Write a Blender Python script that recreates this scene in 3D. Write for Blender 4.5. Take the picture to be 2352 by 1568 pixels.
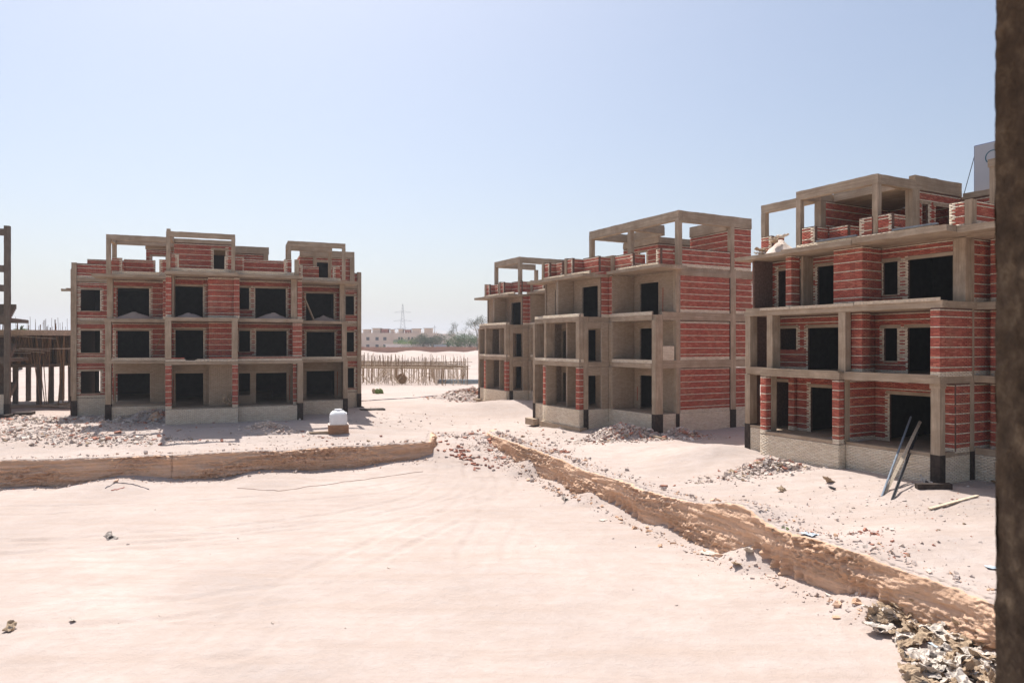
import bpy, bmesh, math, random
import numpy as np
from mathutils import Vector, Matrix, noise

for o in list(bpy.data.objects): bpy.data.objects.remove(o, do_unlink=True)
rnd = random.Random(7)
scene = bpy.context.scene
col = scene.collection

# ------------------------------------------------------------------ camera, sky, sun, exposure
CAM_Z = 4.7
cd = bpy.data.cameras.new('camera'); cam = bpy.data.objects.new('camera', cd); col.objects.link(cam)
cam.location = (0, 0, CAM_Z); cam.rotation_euler = (math.radians(90), 0, 0)
cd.sensor_width = 36; cd.lens = 36*1620/2352; cd.shift_y = 6/2352
cd.clip_start = .05; cd.clip_end = 9000
cd.dof.use_dof = True; cd.dof.focus_distance = 38; cd.dof.aperture_fstop = 4.5
scene.camera = cam
SUN_EL = 62; SX, SY = -.40, .917
w = bpy.data.worlds.new('World'); scene.world = w; w.use_nodes = True
nt = w.node_tree; bg = nt.nodes['Background']; sk = nt.nodes.new('ShaderNodeTexSky')
sk.sky_type = 'NISHITA'; sk.sun_disc = False; sk.sun_elevation = math.radians(SUN_EL)
sk.sun_rotation = math.atan2(SX, SY); sk.air_density = 1.0; sk.dust_density = 2.6; sk.ozone_density = .6; sk.altitude = 0
nt.links.new(sk.outputs[0], bg.inputs[0]); bg.inputs[1].default_value = .073
sd = bpy.data.lights.new('sun', 'SUN'); sd.energy = 3.5; sd.angle = math.radians(.53); sd.color = (1, .97, .93)
sun = bpy.data.objects.new('sun', sd); col.objects.link(sun)
ce = math.cos(math.radians(SUN_EL))
sun.rotation_euler = Vector((-SX*ce, -SY*ce, -math.sin(math.radians(SUN_EL)))).to_track_quat('-Z', 'Y').to_euler()
sun.location = (0, 0, 60)
vs = scene.view_settings; vs.view_transform = 'Standard'; vs.look = 'None'; vs.exposure = .95; vs.gamma = 1; vs.use_curve_mapping = False
scene.cycles.max_bounces = 6; scene.cycles.diffuse_bounces = 4; scene.cycles.volume_bounces = 0
scene.cycles.use_denoising = True

# ------------------------------------------------------------------ materials
def newmat(name):
    m = bpy.data.materials.new(name); m.use_nodes = True
    b = m.node_tree.nodes['Principled BSDF']; b.inputs['Roughness'].default_value = .9
    if 'Specular IOR Level' in b.inputs: b.inputs['Specular IOR Level'].default_value = .15
    return m, m.node_tree, b
def N(t, ty, **k):
    n = t.nodes.new(ty)
    for a, v in k.items(): setattr(n, a, v)
    return n
def ramp(t, fac, stops):
    r = N(t, 'ShaderNodeValToRGB'); e = r.color_ramp.elements
    while len(e) < len(stops): e.new(.5)
    for i, (p, c) in enumerate(stops): e[i].position = p; e[i].color = (*c, 1)
    t.links.new(fac, r.inputs[0]); return r.outputs[0]
def noise_tex(t, scale, vec=None, detail=5, rough=.6, mapping=None):
    n = N(t, 'ShaderNodeTexNoise'); n.inputs['Scale'].default_value = scale; n.inputs['Detail'].default_value = detail; n.inputs['Roughness'].default_value = rough
    tc = N(t, 'ShaderNodeTexCoord')
    mp = N(t, 'ShaderNodeMapping'); mp.inputs['Scale'].default_value = mapping or (1, 1, 1)
    t.links.new(tc.outputs['Object'], mp.inputs[0]); t.links.new(mp.outputs[0], n.inputs[0])
    return n.outputs['Fac']
def mixc(t, fac, a, b, mode='MIX'):
    m = N(t, 'ShaderNodeMix', data_type='RGBA', blend_type=mode)
    for s, v in ((0, fac), (6, a), (7, b)):
        if hasattr(v, 'links'): t.links.new(v, m.inputs[s])
        else: m.inputs[s].default_value = (*v, 1) if isinstance(v, tuple) else v
    return m.outputs[2]
def bump(t, b, h, strength, dist):
    n = N(t, 'ShaderNodeBump'); n.inputs['Strength'].default_value = strength; n.inputs['Distance'].default_value = dist
    t.links.new(h, n.inputs['Height']); t.links.new(n.outputs[0], b.inputs['Normal']); return n
def addv(t, a, b, op='ADD'):
    m = N(t, 'ShaderNodeMath', operation=op)
    for i, v in enumerate((a, b)):
        if hasattr(v, 'links'): t.links.new(v, m.inputs[i])
        else: m.inputs[i].default_value = v
    return m.outputs[0]
def plain(name, c, rough=.85, var=.25, scale=6, bumpd=0, metal=0):
    m, t, b = newmat(name)
    f = noise_tex(t, scale)
    lo = tuple(x*(1-var) for x in c); hi = tuple(min(1, x*(1+var)) for x in c)
    t.links.new(ramp(t, f, [(.3, lo), (.7, hi)]), b.inputs['Base Color'])
    b.inputs['Roughness'].default_value = rough; b.inputs['Metallic'].default_value = metal
    if bumpd: bump(t, b, noise_tex(t, scale*5), .6, bumpd)
    return m
def concrete(name, mapping, c=(.42, .325, .235)):
    m, t, b = newmat(name)
    big = noise_tex(t, 1.1); boards = noise_tex(t, 1.0, mapping=mapping, detail=6, rough=.7); fine = noise_tex(t, 28)
    c1 = ramp(t, boards, [(.28, tuple(x*.62 for x in c)), (.5, c), (.74, tuple(x*1.45 for x in c))])
    c2 = mixc(t, ramp(t, big, [(.38, (0, 0, 0)), (.68, (.8, .8, .8))]), c1, (c[0]*.66, c[1]*.62, c[2]*.58))
    c3 = mixc(t, ramp(t, fine, [(.5, (0, 0, 0)), (.8, (.35, .35, .35))]), c2, tuple(x*1.5 for x in c))
    t.links.new(c3, b.inputs['Base Color'])
    bump(t, b, addv(t, boards, addv(t, fine, .35, 'MULTIPLY')), .9, .03)
    return m
def brickmat(name, stops, dirt=.35, dc=(.34, .225, .15), fc=(.46, .29, .2)):
    m, t, b = newmat(name)
    g = N(t, 'ShaderNodeNewGeometry'); oi = N(t, 'ShaderNodeObjectInfo')
    wn = N(t, 'ShaderNodeTexWhiteNoise', noise_dimensions='1D')
    t.links.new(addv(t, addv(t, g.outputs['Random Per Island'], oi.outputs['Random']), 91.7, 'MULTIPLY'), wn.inputs['W'])
    c = ramp(t, wn.outputs['Value'], stops)
    tc = N(t, 'ShaderNodeTexCoord')
    n = N(t, 'ShaderNodeTexNoise'); n.inputs['Scale'].default_value = .9; n.inputs['Detail'].default_value = 6
    t.links.new(g.outputs['Position'], n.inputs[0])
    n2 = N(t, 'ShaderNodeTexNoise'); n2.inputs['Scale'].default_value = 40; n2.inputs['Detail'].default_value = 3
    t.links.new(g.outputs['Position'], n2.inputs[0])
    c = mixc(t, ramp(t, n.outputs['Fac'], [(.45, (0, 0, 0)), (.75, (dirt,)*3)]), c, dc)
    c = mixc(t, ramp(t, n2.outputs['Fac'], [(.4, (0, 0, 0)), (.8, (.3, .3, .3))]), c, fc)
    t.links.new(c, b.inputs['Base Color']); bump(t, b, n2.outputs['Fac'], .5, .01)
    return m
M = {}
M['conc_z'] = concrete('board_marked_concrete_upright', (9, 9, .5))
M['conc_u'] = concrete('board_marked_concrete_along', (.4, 8, 11))
M['conc_dark'] = concrete('shade_darkened_concrete', (9, 9, .6), (.17, .135, .105))  # darker copy of the concrete, deep shade under the slabs put into its colour
M['conc_v'] = concrete('board_marked_concrete_across', (8, .4, 11), (.40, .31, .225))
M['bitumen'] = plain('bitumen_coating', (.055, .041, .034), .85, .4, 5, .01)
M['red'] = brickmat('red_clay_brick', [(0, (.33, .066, .048)), (.3, (.42, .088, .062)), (.75, (.50, .115, .08)), (1, (.60, .20, .135))])
M['red_dusty'] = brickmat('dusty_loose_brick', [(0, (.34, .13, .09)), (.6, (.43, .19, .14)), (1, (.50, .28, .21))])
M['white'] = brickmat('white_sand_lime_brick', [(0, (.72, .60, .45)), (.5, (.82, .70, .54)), (1, (.88, .78, .63))], .3, (.62, .47, .33), (.76, .63, .49))
M['grey'] = brickmat('mortar_washed_brick', [(0, (.42, .32, .225)), (.6, (.48, .37, .265)), (1, (.53, .415, .30))], .25)
M['brown'] = brickmat('brown_mud_brick', [(0, (.34, .17, .09)), (.6, (.42, .22, .12)), (1, (.46, .27, .16))])
M['mortar'] = plain('mortar', (.33, .265, .205), .95, .3, 8)
M['mortar_dark'] = plain('dark_mortar', (.16, .095, .072), .95, .3, 8)
M['inner'] = plain('shaded_unfinished_inner_wall', (.03, .026, .024), .95, .3, 3)  # near-black base colour paints in the darkness of the rooms
M['wood'] = plain('weathered_timber', (.27, .17, .095), .85, .35, 9)
M['wood2'] = plain('pale_timber', (.58, .47, .35), .85, .25, 9)
M['steel'] = plain('grey_steel', (.20, .23, .27), .55, .2, 5)
M['darksteel'] = plain('dark_steel', (.05, .05, .055), .6, .3, 6)
M['rust'] = plain('rusty_rebar', (.14, .065, .035), .8, .3, 9)
M['pvc'] = plain('grey_plastic_pipe', (.22, .25, .27), .5, .15, 4)
M['redpvc'] = plain('orange_red_conduit', (.42, .055, .03), .6, .2, 5)
M['tank'] = plain('white_plastic_tank', (.78, .78, .78), .45, .04, 3)
M['bag'] = plain('brown_paper_bag', (.40, .295, .20), .9, .35, 5)
M['bagw'] = plain('pale_paper_bag', (.60, .525, .45), .9, .25, 4)
M['bagdark'] = plain('printed_dark_paper', (.10, .085, .075), .9, .4, 5)
M['blueplastic'] = plain('pale_blue_plastic', (.46, .52, .57), .5, .25, 4)
M['green'] = plain('green_woven_sack', (.16, .22, .07), .9, .3, 5)
M['stucco'] = plain('cream_stucco', (.66, .53, .44), .9, .05, .3)
M['glass'] = plain('dark_window_glass', (.10, .10, .11), .25, .2, 1)
M['roofpink'] = plain('pink_painted_roof_shed', (.42, .20, .17), .9, .2, .5)
M['pinkwall'] = plain('terracotta_painted_wall', (.44, .235, .165), .9, .12, .2)
M['leaf'] = plain('dusty_green_leaf', (.075, .12, .035), .8, .4, .8)
M['leaf2'] = plain('grey_green_leaf', (.07, .085, .045), .8, .4, .8)
M['leaf3'] = plain('fresh_green_leaf', (.13, .19, .05), .8, .35, .8)
M['dry'] = plain('dry_twig', (.24, .19, .15), .9, .3, .8)
M['bark'] = plain('grey_bark', (.12, .09, .065), .9, .3, 3)
M['lattice'] = plain('galvanised_lattice', (.30, .31, .33), .7, .1, .2)
M['sign'] = plain('grey_sign_sheet', (.42, .43, .47), .6, .05, .5)
M['teal'] = plain('teal_sign_paint', (.01, .11, .16), .6, .1, 1)
M['bluepaint'] = plain('blue_sign_frame', (.02, .03, .14), .6, .1, 1)
M['hill'] = plain('far_desert_rock', (.36, .29, .24), .95, .15, .002)
M['cable'] = plain('dark_cable', (.06, .06, .09), .6, .2, 2)

def sandmat(name, c, bank=False):
    m, t, b = newmat(name)
    big = noise_tex(t, .13, detail=6); mid = noise_tex(t, 1.7, detail=8, rough=.65); fine = noise_tex(t, 22, detail=5, rough=.7)
    hi = tuple(min(.8, x*1.10) for x in c); lo = tuple(x*.86 for x in c)
    a = ramp(t, big, [(.3, lo), (.65, hi)])
    a = mixc(t, ramp(t, mid, [(.42, (.35,)*3), (.62, (0, 0, 0))]), a, (c[0]*.84, c[1]*.78, c[2]*.72))
    a = mixc(t, ramp(t, fine, [(.62, (0, 0, 0)), (.8, (.4, .4, .4))]), a, (c[0]*.72, c[1]*.62, c[2]*.52))
    if bank:
        st = noise_tex(t, 1.0, mapping=(.25, .25, 7), detail=7)
        a = mixc(t, ramp(t, st, [(.42, (0, 0, 0)), (.62, (.75,)*3)]), a, (c[0]*1.25, c[1]*1.36, c[2]*1.5))
        bump(t, b, addv(t, mid, addv(t, addv(t, fine, .4, 'MULTIPLY'), st)), 1, .10)
    else:
        stk = noise_tex(t, 1.0, mapping=(.13, 1.5, 1), detail=6, rough=.65)
        a = mixc(t, ramp(t, stk, [(.46, (0, 0, 0)), (.66, (.5,)*3)]), a, (c[0]*.86, c[1]*.80, c[2]*.74))
        bump(t, b, addv(t, addv(t, mid, addv(t, fine, .25, 'MULTIPLY')), addv(t, stk, .35, 'MULTIPLY')), .9, .09)
    t.links.new(a, b.inputs['Base Color'])
    return m
M['sand'] = sandmat('pale_desert_sand', (.475, .395, .352))
M['bank'] = sandmat('ochre_cut_sand', (.655, .418, .275), True)
M['heap'] = sandmat('heaped_sand', (.48, .40, .36))
M['grit'] = plain('grey_rubble', (.54, .44, .37), .95, .35, 12)
M['gritw'] = plain('white_rubble', (.66, .565, .49), .95, .2, 12)
M['chip'] = plain('red_brick_fragment', (.44, .21, .15), .95, .35, 9)

# ------------------------------------------------------------------ mesh helpers
def link(name, verts, faces, mat, parent=None, mats=None, fm=None, smooth=False):
    me = bpy.data.meshes.new(name); me.from_pydata(verts, [], faces)
    if mats:
        for x in mats: me.materials.append(x)
        me.polygons.foreach_set('material_index', fm)
    elif mat: me.materials.append(mat)
    if smooth: me.polygons.foreach_set('use_smooth', [True]*len(me.polygons))
    me.update()
    o = bpy.data.objects.new(name, me); col.objects.link(o)
    if parent: o.parent = parent
    return o
def tag(o, label=None, cat=None, group=None, kind=None):
    if label: o['label'] = label
    if cat: o['category'] = cat
    if group: o['group'] = group
    if kind: o['kind'] = kind
    return o
def empty(name, loc, rz=0):
    o = bpy.data.objects.new(name, None); col.objects.link(o); o.location = loc; o.rotation_euler = (0, 0, rz); o.empty_display_size = .3; return o
class MB:
    def __init__(s): s.v = []; s.f = []; s.m = []
    def add(s, v, f, mi=0):
        k = len(s.v); s.v += [tuple(p) for p in v]; s.f += [tuple(i+k for i in q) for q in f]; s.m += [mi]*len(f); return s
    def box(s, x0, x1, y0, y1, z0, z1, mi=0, tf=None):
        v = [(x, y, z) for z in (z0, z1) for y in (y0, y1) for x in (x0, x1)]
        if tf: v = [tf(Vector(p)) for p in v]
        return s.add(v, [(0, 2, 3, 1), (4, 5, 7, 6), (0, 1, 5, 4), (2, 6, 7, 3), (0, 4, 6, 2), (1, 3, 7, 5)], mi)
    def bar(s, a, b, r, n=6, mi=0, r2=None):
        a = Vector(a); b = Vector(b); d = (b-a); L = d.length
        if L < 1e-6: return s
        d.normalize(); x = d.orthogonal().normalized(); y = d.cross(x); r2 = r if r2 is None else r2
        v = [a+(x*math.cos(6.2832*i/n)+y*math.sin(6.2832*i/n))*r for i in range(n)]+[b+(x*math.cos(6.2832*i/n)+y*math.sin(6.2832*i/n))*r2 for i in range(n)]
        f = [(i, (i+1) % n, n+(i+1) % n, n+i) for i in range(n)]+[tuple(range(n))[::-1], tuple(range(n, 2*n))]
        return s.add(v, f, mi)
    def plank(s, a, b, w_, t_, mi=0, roll=0):
        a = Vector(a); b = Vector(b); d = (b-a).normalized(); up = Vector((0, 0, 1)) if abs(d.z) < .95 else Vector((1, 0, 0))
        x = d.cross(up).normalized(); y = x.cross(d); q = Matrix.Rotation(roll, 3, d); x = q@x*w_/2; y = q@y*t_/2
        v = [a-x-y, a+x-y, a+x+y, a-x+y, b-x-y, b+x-y, b+x+y, b-x+y]
        return s.add(v, [(0, 3, 2, 1), (4, 5, 6, 7), (0, 1, 5, 4), (1, 2, 6, 5), (2, 3, 7, 6), (3, 0, 4, 7)], mi)
    def chip(s, c, sz, mi, r=rnd, flat=.34):
        q = Matrix.Rotation(r.uniform(0, 6.28), 3, 'Z')@Matrix.Rotation(r.gauss(0, .5), 3, 'X')@Matrix.Rotation(r.gauss(0, .4), 3, 'Y')
        sx, sy, sz_ = sz*r.uniform(.6, 1.5), sz*r.uniform(.4, .9), sz*r.uniform(.3, .8)*flat*2
        v = []
        for z in (-1, 1):
            for y in (-1, 1):
                for x in (-1, 1):
                    v.append(Vector(c)+q@Vector((x*sx*.5*r.uniform(.6, 1.1), y*sy*.5*r.uniform(.6, 1.1), z*sz_*.5*r.uniform(.7, 1.1))))
        return s.add(v, [(0, 2, 3, 1), (4, 5, 7, 6), (0, 1, 5, 4), (2, 6, 7, 3), (0, 4, 6, 2), (1, 3, 7, 5)], mi)
    def build(s, name, mat, parent=None, mats=None, smooth=False):
        return link(name, s.v, s.f, mat, parent, mats, s.m if mats else None, smooth)
def rough_box(x0, x1, y0, y1, z0, z1, seg=.55, j=.009, seed=0):
    """a box of gridded faces whose vertices are nudged, so cast edges are never dead straight"""
    n = [max(1, min(24, int(round((b-a)/seg)))) for a, b in ((x0, x1), (y0, y1), (z0, z1))]
    idx = {}; v = []; f = []
    def P(i, k, l):
        key = (i, k, l)
        if key not in idx:
            p = Vector((x0+(x1-x0)*i/n[0], y0+(y1-y0)*k/n[1], z0+(z1-z0)*l/n[2]))
            q = noise.noise_vector(p*2.3+Vector((seed, seed*1.7, 0)))*j + noise.noise_vector(p*9+Vector((0, seed, 3)))*j*.7
            idx[key] = len(v); v.append(p+q)
        return idx[key]
    for i in range(n[0]):
        for k in range(n[1]):
            f.append((P(i, k, 0), P(i, k+1, 0), P(i+1, k+1, 0), P(i+1, k, 0))); f.append((P(i, k, n[2]), P(i+1, k, n[2]), P(i+1, k+1, n[2]), P(i, k+1, n[2])))
    for i in range(n[0]):
        for l in range(n[2]):
            f.append((P(i, 0, l), P(i+1, 0, l), P(i+1, 0, l+1), P(i, 0, l+1))); f.append((P(i, n[1], l), P(i, n[1], l+1), P(i+1, n[1], l+1), P(i+1, n[1], l)))
    for k in range(n[1]):
        for l in range(n[2]):
            f.append((P(0, k, l), P(0, k, l+1), P(0, k+1, l+1), P(0, k+1, l))); f.append((P(n[0], k, l), P(n[0], k+1, l), P(n[0], k+1, l+1), P(n[0], k, l+1)))
    return v, f

def smooth(a, b, x):
    t = np.clip((x-a)/(b-a), 0, 1); return t*t*(3-2*t)
# ------------------------------------------------------------------ ground: pit, ramp, terrace
PIT = [(-120, 26), (-60, 32.5), (-28.3, 39.0), (-17.4, 41.8), (-5.6, 46.6), (-6.8, 60), (-.2, 60), (-1.6, 51.5), (1.0, 44.6), (2.9, 39.6), (3.4, 37.6), (5.4, 33.2), (7.9, 27.5), (9.8, 23.2), (11.9, 18.7), (12.7, 15), (14, 8), (15, -20), (-120, -20)]
PA = np.array(PIT, float)
def pit_sd(x, y):
    """signed distance to the pit edge: negative inside the pit"""
    x = np.asarray(x, float); y = np.asarray(y, float); d = np.full(x.shape, 1e9); ins = np.zeros(x.shape, bool)
    for i in range(len(PA)):
        a = PA[i]; b = PA[(i+1) % len(PA)]; e = b-a
        t = np.clip(((x-a[0])*e[0]+(y-a[1])*e[1])/(e@e), 0, 1)
        d = np.minimum(d, np.hypot(x-a[0]-t*e[0], y-a[1]-t*e[1]))
        c = (a[1] > y) != (b[1] > y)
        with np.errstate(divide='ignore', invalid='ignore'):
            ins ^= c & (x < (b[0]-a[0])*(y-a[1])/(b[1]-a[1]+1e-12)+a[0])
    return np.where(ins, -d, d)
def lump(x, y, s, k):
    return np.sin(x*s+k+1.3*np.sin(y*s*.7+k))*np.sin(y*s*1.1+2*k+1.1*np.sin(x*s*.9))
def pit_floor(x, y, d):
    z = -3.25+1.65*smooth(41, 57, y-.12*x)*np.exp(-((x+3.4)/7)**2)
    z = z+.04*lump(x, y, .45, 1)+.025*lump(x, y, 1.3, 2)
    for a, b, rr, h in ((8.9, 25.4, 1.5, .75), (1.6, 43.6, 2.0, .7), (10.6, 20.6, 1.3, .45), (4.0, 35.4, 1.6, .5), (-14, 41.5, 2.5, .3), (-22, 39.2, 3, .35)): z = z+h*np.maximum(0, 1-np.hypot(x-a, y-b)/rr)**.9
    return z+(.24+.22*lump(x, y, .8, 5))*np.exp(d/.8)
HEAPS = [  # x, y, rx, ry, h : earth mounds belonging to the terrain itself
    (10.6, 38.3, 2.6, 2.2, .5), (-1.0, 68, 7, 4, .8), (8.3, 26.2, 2.6, 1.8, .55), (12.5, 22.5, 4, 2.5, .3)]
_r = random.Random(17)
HEAPS += [(_r.uniform(-62, 8), _r.uniform(145, 262), _r.uniform(5, 14), _r.uniform(4, 9), _r.uniform(.6, 2.0)) for _ in range(34)]
def terrace(x, y, d):
    z = -1.75+.58*smooth(1, 10, d)+.05*lump(x, y, .5, 3)+.03*lump(x, y, 1.7, 4)
    z = z-.35*smooth(0, 1, 1-np.abs((x+3)/9))*smooth(48, 60, y)*(1-smooth(80, 120, y))
    z = z+2.1*smooth(90, 300, y)+.25*lump(x, y, .06, 2)*smooth(70, 120, y)
    z = z+(2.2+1.4*lump(x, y, .09, 6))*np.exp(-((y-225-.1*x)/22)**2)*(.55+.45*lump(x, y, .05, 1))
    for a, b, rx, ry, h in HEAPS: z = z+h*np.exp(-((x-a)/rx)**2*1.6-((y-b)/ry)**2*1.6)
    return z
def ground_z(x, y):
    x = np.asarray(x, float); y = np.asarray(y, float); d = pit_sd(x, y)
    return np.where(d < 0, np.minimum(pit_floor(x, y, np.minimum(d, 0)), terrace(x, y, 0*d)), terrace(x, y, np.maximum(d, 0)))
def axis(lo, a, b, hi, step, grow):
    c = list(np.arange(a, b, step)); s = step; p = a
    while p > lo: s *= grow; p -= s; c.insert(0, p)
    s = step; p = c[-1]
    while p < hi: s *= grow; p += s; c.append(p)
    return np.array(c)
xs = axis(-3500, -32, 20, 3500, .13, 1.13); ys = axis(-60, 15, 60, 4500, .13, 1.10)
X, Y = np.meshgrid(xs, ys); Z = ground_z(X, Y)
TRACKS = [[(-4.2, 62), (-4.0, 48), (-3.6, 41), (-4.8, 36), (-10, 31), (-20, 27.5), (-34, 25)], [(-2.4, 60), (-2.2, 46), (-1.6, 40), (-2.2, 34), (-4.5, 29), (-7, 23), (-7.4, 18)],
          [(-34, 29.5), (-22, 27.8), (-13, 28.5), (-5, 33), (-.6, 39), (-2.0, 47)], [(-22, 20.5), (-12, 20.8), (-7.5, 22.4), (-3, 22.6)], [(-3.5, 46), (-4.4, 60), (-9, 74)], [(-30, 33), (-18, 34.5), (-9, 37.5), (-4.4, 42)], [(2.5, 17), (-1, 25), (-.5, 33), (-1.6, 42)]]
Gi = (X > -36) & (X < 22) & (Y > 12) & (Y < 76); gx, gy = X[Gi], Y[Gi]; dep = np.zeros(gx.shape)
for tr in TRACKS:
    pts = []
    for i in range(len(tr)-1):
        p = [np.array(tr[min(max(i+k, 0), len(tr)-1)], float) for k in (-1, 0, 1, 2)]
        for t in np.linspace(0, 1, 7)[:-1]: pts.append(.5*((2*p[1])+(-p[0]+p[2])*t+(2*p[0]-5*p[1]+4*p[2]-p[3])*t*t+(-p[0]+3*p[1]-3*p[2]+p[3])*t**3))
    d = np.full(gx.shape, 99.)
    for a, b in zip(pts, pts[1:]):
        e = b-a; t = np.clip(((gx-a[0])*e[0]+(gy-a[1])*e[1])/(e@e), 0, 1); d = np.minimum(d, np.hypot(gx-a[0]-t*e[0], gy-a[1]-t*e[1]))
    k = np.abs(d-.85); dep += -.045*np.exp(-(k/.17)**2)+.03*np.exp(-((k-.36)/.13)**2)
dep *= .55+.45*lump(gx, gy, .35, 2)
ter = smooth(.3, 2.5, pit_sd(gx, gy)); rng = np.random.default_rng(1)
fine = .5*lump(gx, gy, 3.1, 1)+.35*lump(gx, gy, 5.7, 2)*lump(gx, gy, .6, 3)+.3*lump(gx, gy, 9.3, 4)
Z[Gi] += .9*dep*(1-.4*ter)+fine*(.006+.016*ter)+rng.normal(0, .003, gx.shape)
nx, ny = len(xs), len(ys)
import bisect
_xs, _ys, _Z, _S = list(xs), list(ys), Z.tolist(), pit_sd(X, Y).tolist()
def _bil(T, x, y):
    i = min(max(bisect.bisect_right(_xs, x)-1, 0), nx-2); j = min(max(bisect.bisect_right(_ys, y)-1, 0), ny-2)
    a = (x-_xs[i])/(_xs[i+1]-_xs[i]); b = (y-_ys[j])/(_ys[j+1]-_ys[j])
    return (T[j][i]*(1-a)+T[j][i+1]*a)*(1-b)+(T[j+1][i]*(1-a)+T[j+1][i+1]*a)*b
def gz(x, y): return _bil(_Z, x, y)
def sd1(x, y): return _bil(_S, x, y)
gv = np.stack([X.ravel(), Y.ravel(), Z.ravel()], 1)
ii = np.arange(ny-1)[:, None]*nx+np.arange(nx-1)[None, :]
gf = np.stack([ii, ii+1, ii+1+nx, ii+nx], -1).reshape(-1, 4)
def np_mesh(name, v, f, mat, parent=None, sm=False):
    me = bpy.data.meshes.new(name); me.vertices.add(len(v)); me.vertices.foreach_set('co', np.asarray(v, np.float32).ravel())
    me.loops.add(f.size); me.loops.foreach_set('vertex_index', f.astype(np.int32).ravel())
    me.polygons.add(len(f)); me.polygons.foreach_set('loop_start', np.arange(0, f.size, f.shape[1], dtype=np.int32)); me.polygons.foreach_set('loop_total', np.full(len(f), f.shape[1], np.int32))
    if sm: me.polygons.foreach_set('use_smooth', np.ones(len(f), bool))
    me.materials.append(mat); me.update(calc_edges=True); me.validate()
    o = bpy.data.objects.new(name, me); col.objects.link(o)
    if parent: o.parent = parent
    return o
tag(np_mesh('ground', gv, gf, M['sand'], sm=True), 'pale sandy ground with a dug out pit and a ramp', None, None, 'structure')

def bank(name, pts, label, teeth=False, seed=0, ds=.05, rows=56, slope=.2, rough=1.0, soft=.12):
    """the cut earth face along the pit edge, with ledges, cracks and a crumbling lip"""
    P = [Vector(p) for p in pts]; L = [0]
    for a, b in zip(P, P[1:]): L.append(L[-1]+(b-a).length)
    n = int(L[-1]/ds); V_ = []; F_ = []
    for i in range(n+1):
        s = min(L[-1]-1e-4, i*ds); k = max(j for j in range(len(P)-1) if L[j] <= s); t = (s-L[k])/(L[k+1]-L[k])
        p = P[k].lerp(P[k+1], t); e = (P[k+1]-P[k]).normalized()
        if k+1 < len(P)-1 and t > .8: e = e.lerp((P[k+2]-P[k+1]).normalized(), (t-.8)*2.5).normalized()
        if k > 0 and t < .2: e = e.lerp((P[k]-P[k-1]).normalized(), (.2-t)*2.5).normalized()
        nn = Vector((e.y, -e.x))          # towards the pit
        wob = noise.noise(Vector((s*.35, seed, 0)))*.35
        q = p+nn*.18
        zt = gz(*(p-nn*.45))+.01; zb = gz(*(p+nn*.9))-.25
        ends = min(1, s/2.0, (L[-1]-s)/2.0)
        for r in range(rows+1):
            if r <= rows-5:
                tt = r/(rows-5); z = zb+(zt-zb)*tt
                off = slope*(1-tt)+.10+wob*.4
                v3 = Vector((s*.9, z*3.2, seed))
                rg = 1-abs(noise.noise(Vector((s*.45, z*4.5+.6*noise.noise(Vector((s*.9, z, 3))), seed+5))))*2
                patch = max(0, min(1, .5+1.6*noise.noise(Vector((s*.28, z*.8, seed+11)))))
                off += soft*noise.fractal(v3, 1.0, 2.0, 4)+rough*patch*(.13*max(0, rg)**3+.17*noise.fractal(Vector((s*4.6, z*8, seed)), .8, 2, 4))+(.03+.05*patch)*noise.fractal(Vector((s*8, z*13, seed)), .7, 2, 4)+.016*noise.noise(Vector((s*.7, z*17+1.5*noise.noise(Vector((s*.5, 0, seed))), seed)))
                if teeth:
                    msk = max(0, min(1, noise.noise(Vector((s*.32, 3, seed)))*4+.2))*max(0, 1-abs(tt-.28)/.36)
                    off += -.34*msk*abs(math.sin(s*6.5+noise.noise(Vector((s*.8, 0, 1)))*3))
                ck = noise.noise(Vector((s*.55, 9, seed)))
                if ck > .55: off -= .12*max(0, 1-abs((s*1.3) % 1-.5)/.05)
                c = q+nn*off
                V_.append((c.x, c.y, z+.03*noise.noise(Vector((s*3, z*4, 2)))))
            else:
                u = (r-(rows-5))/5; c = q+nn*(.10+wob*.4-u*(.9+.2*wob)+.12*noise.noise(Vector((s*2, 7, seed))))
                zz = gz(c.x, c.y); hgt = (1-u)*(.0+.07*noise.fractal(Vector((s*3.2, u*2, seed)), .8, 2, 4))-.05*u
                if sd1(c.x, c.y) < .3: zz = zt-.03
                V_.append((c.x, c.y, zz+hgt))
    for i in range(n):
        for r in range(rows):
            a = i*(rows+1)+r; F_.append((a, a+rows+1, a+rows+2, a+1))
    o = np_mesh(name, np.array(V_), np.array(F_), M['bank']); o.data.materials.append(M['sand'])
    o.data.polygons.foreach_set('material_index', [1 if (k % rows) >= rows-4 else 0 for k in range(len(F_))]); return tag(o, label, None, None, 'structure')
bank('earth_bank', [(-60, 32.5), (-28.3, 39.0), (-17.4, 41.8), (-5.6, 46.6), (-6.1, 52)], 'ochre cut earth bank below the left building', False, 1, slope=.2, rough=1.1)
bank('earth_bank', [(-1.0, 55), (-1.6, 51.5), (1.0, 44.6), (2.9, 39.6), (3.4, 37.6), (5.4, 33.2), (7.9, 27.5), (9.8, 23.2), (11.9, 18.7), (12.7, 15), (14, 8)], 'ochre cut earth bank with scoop marks running along the right side', True, 4, slope=.18, rough=.85, soft=.09)

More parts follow.
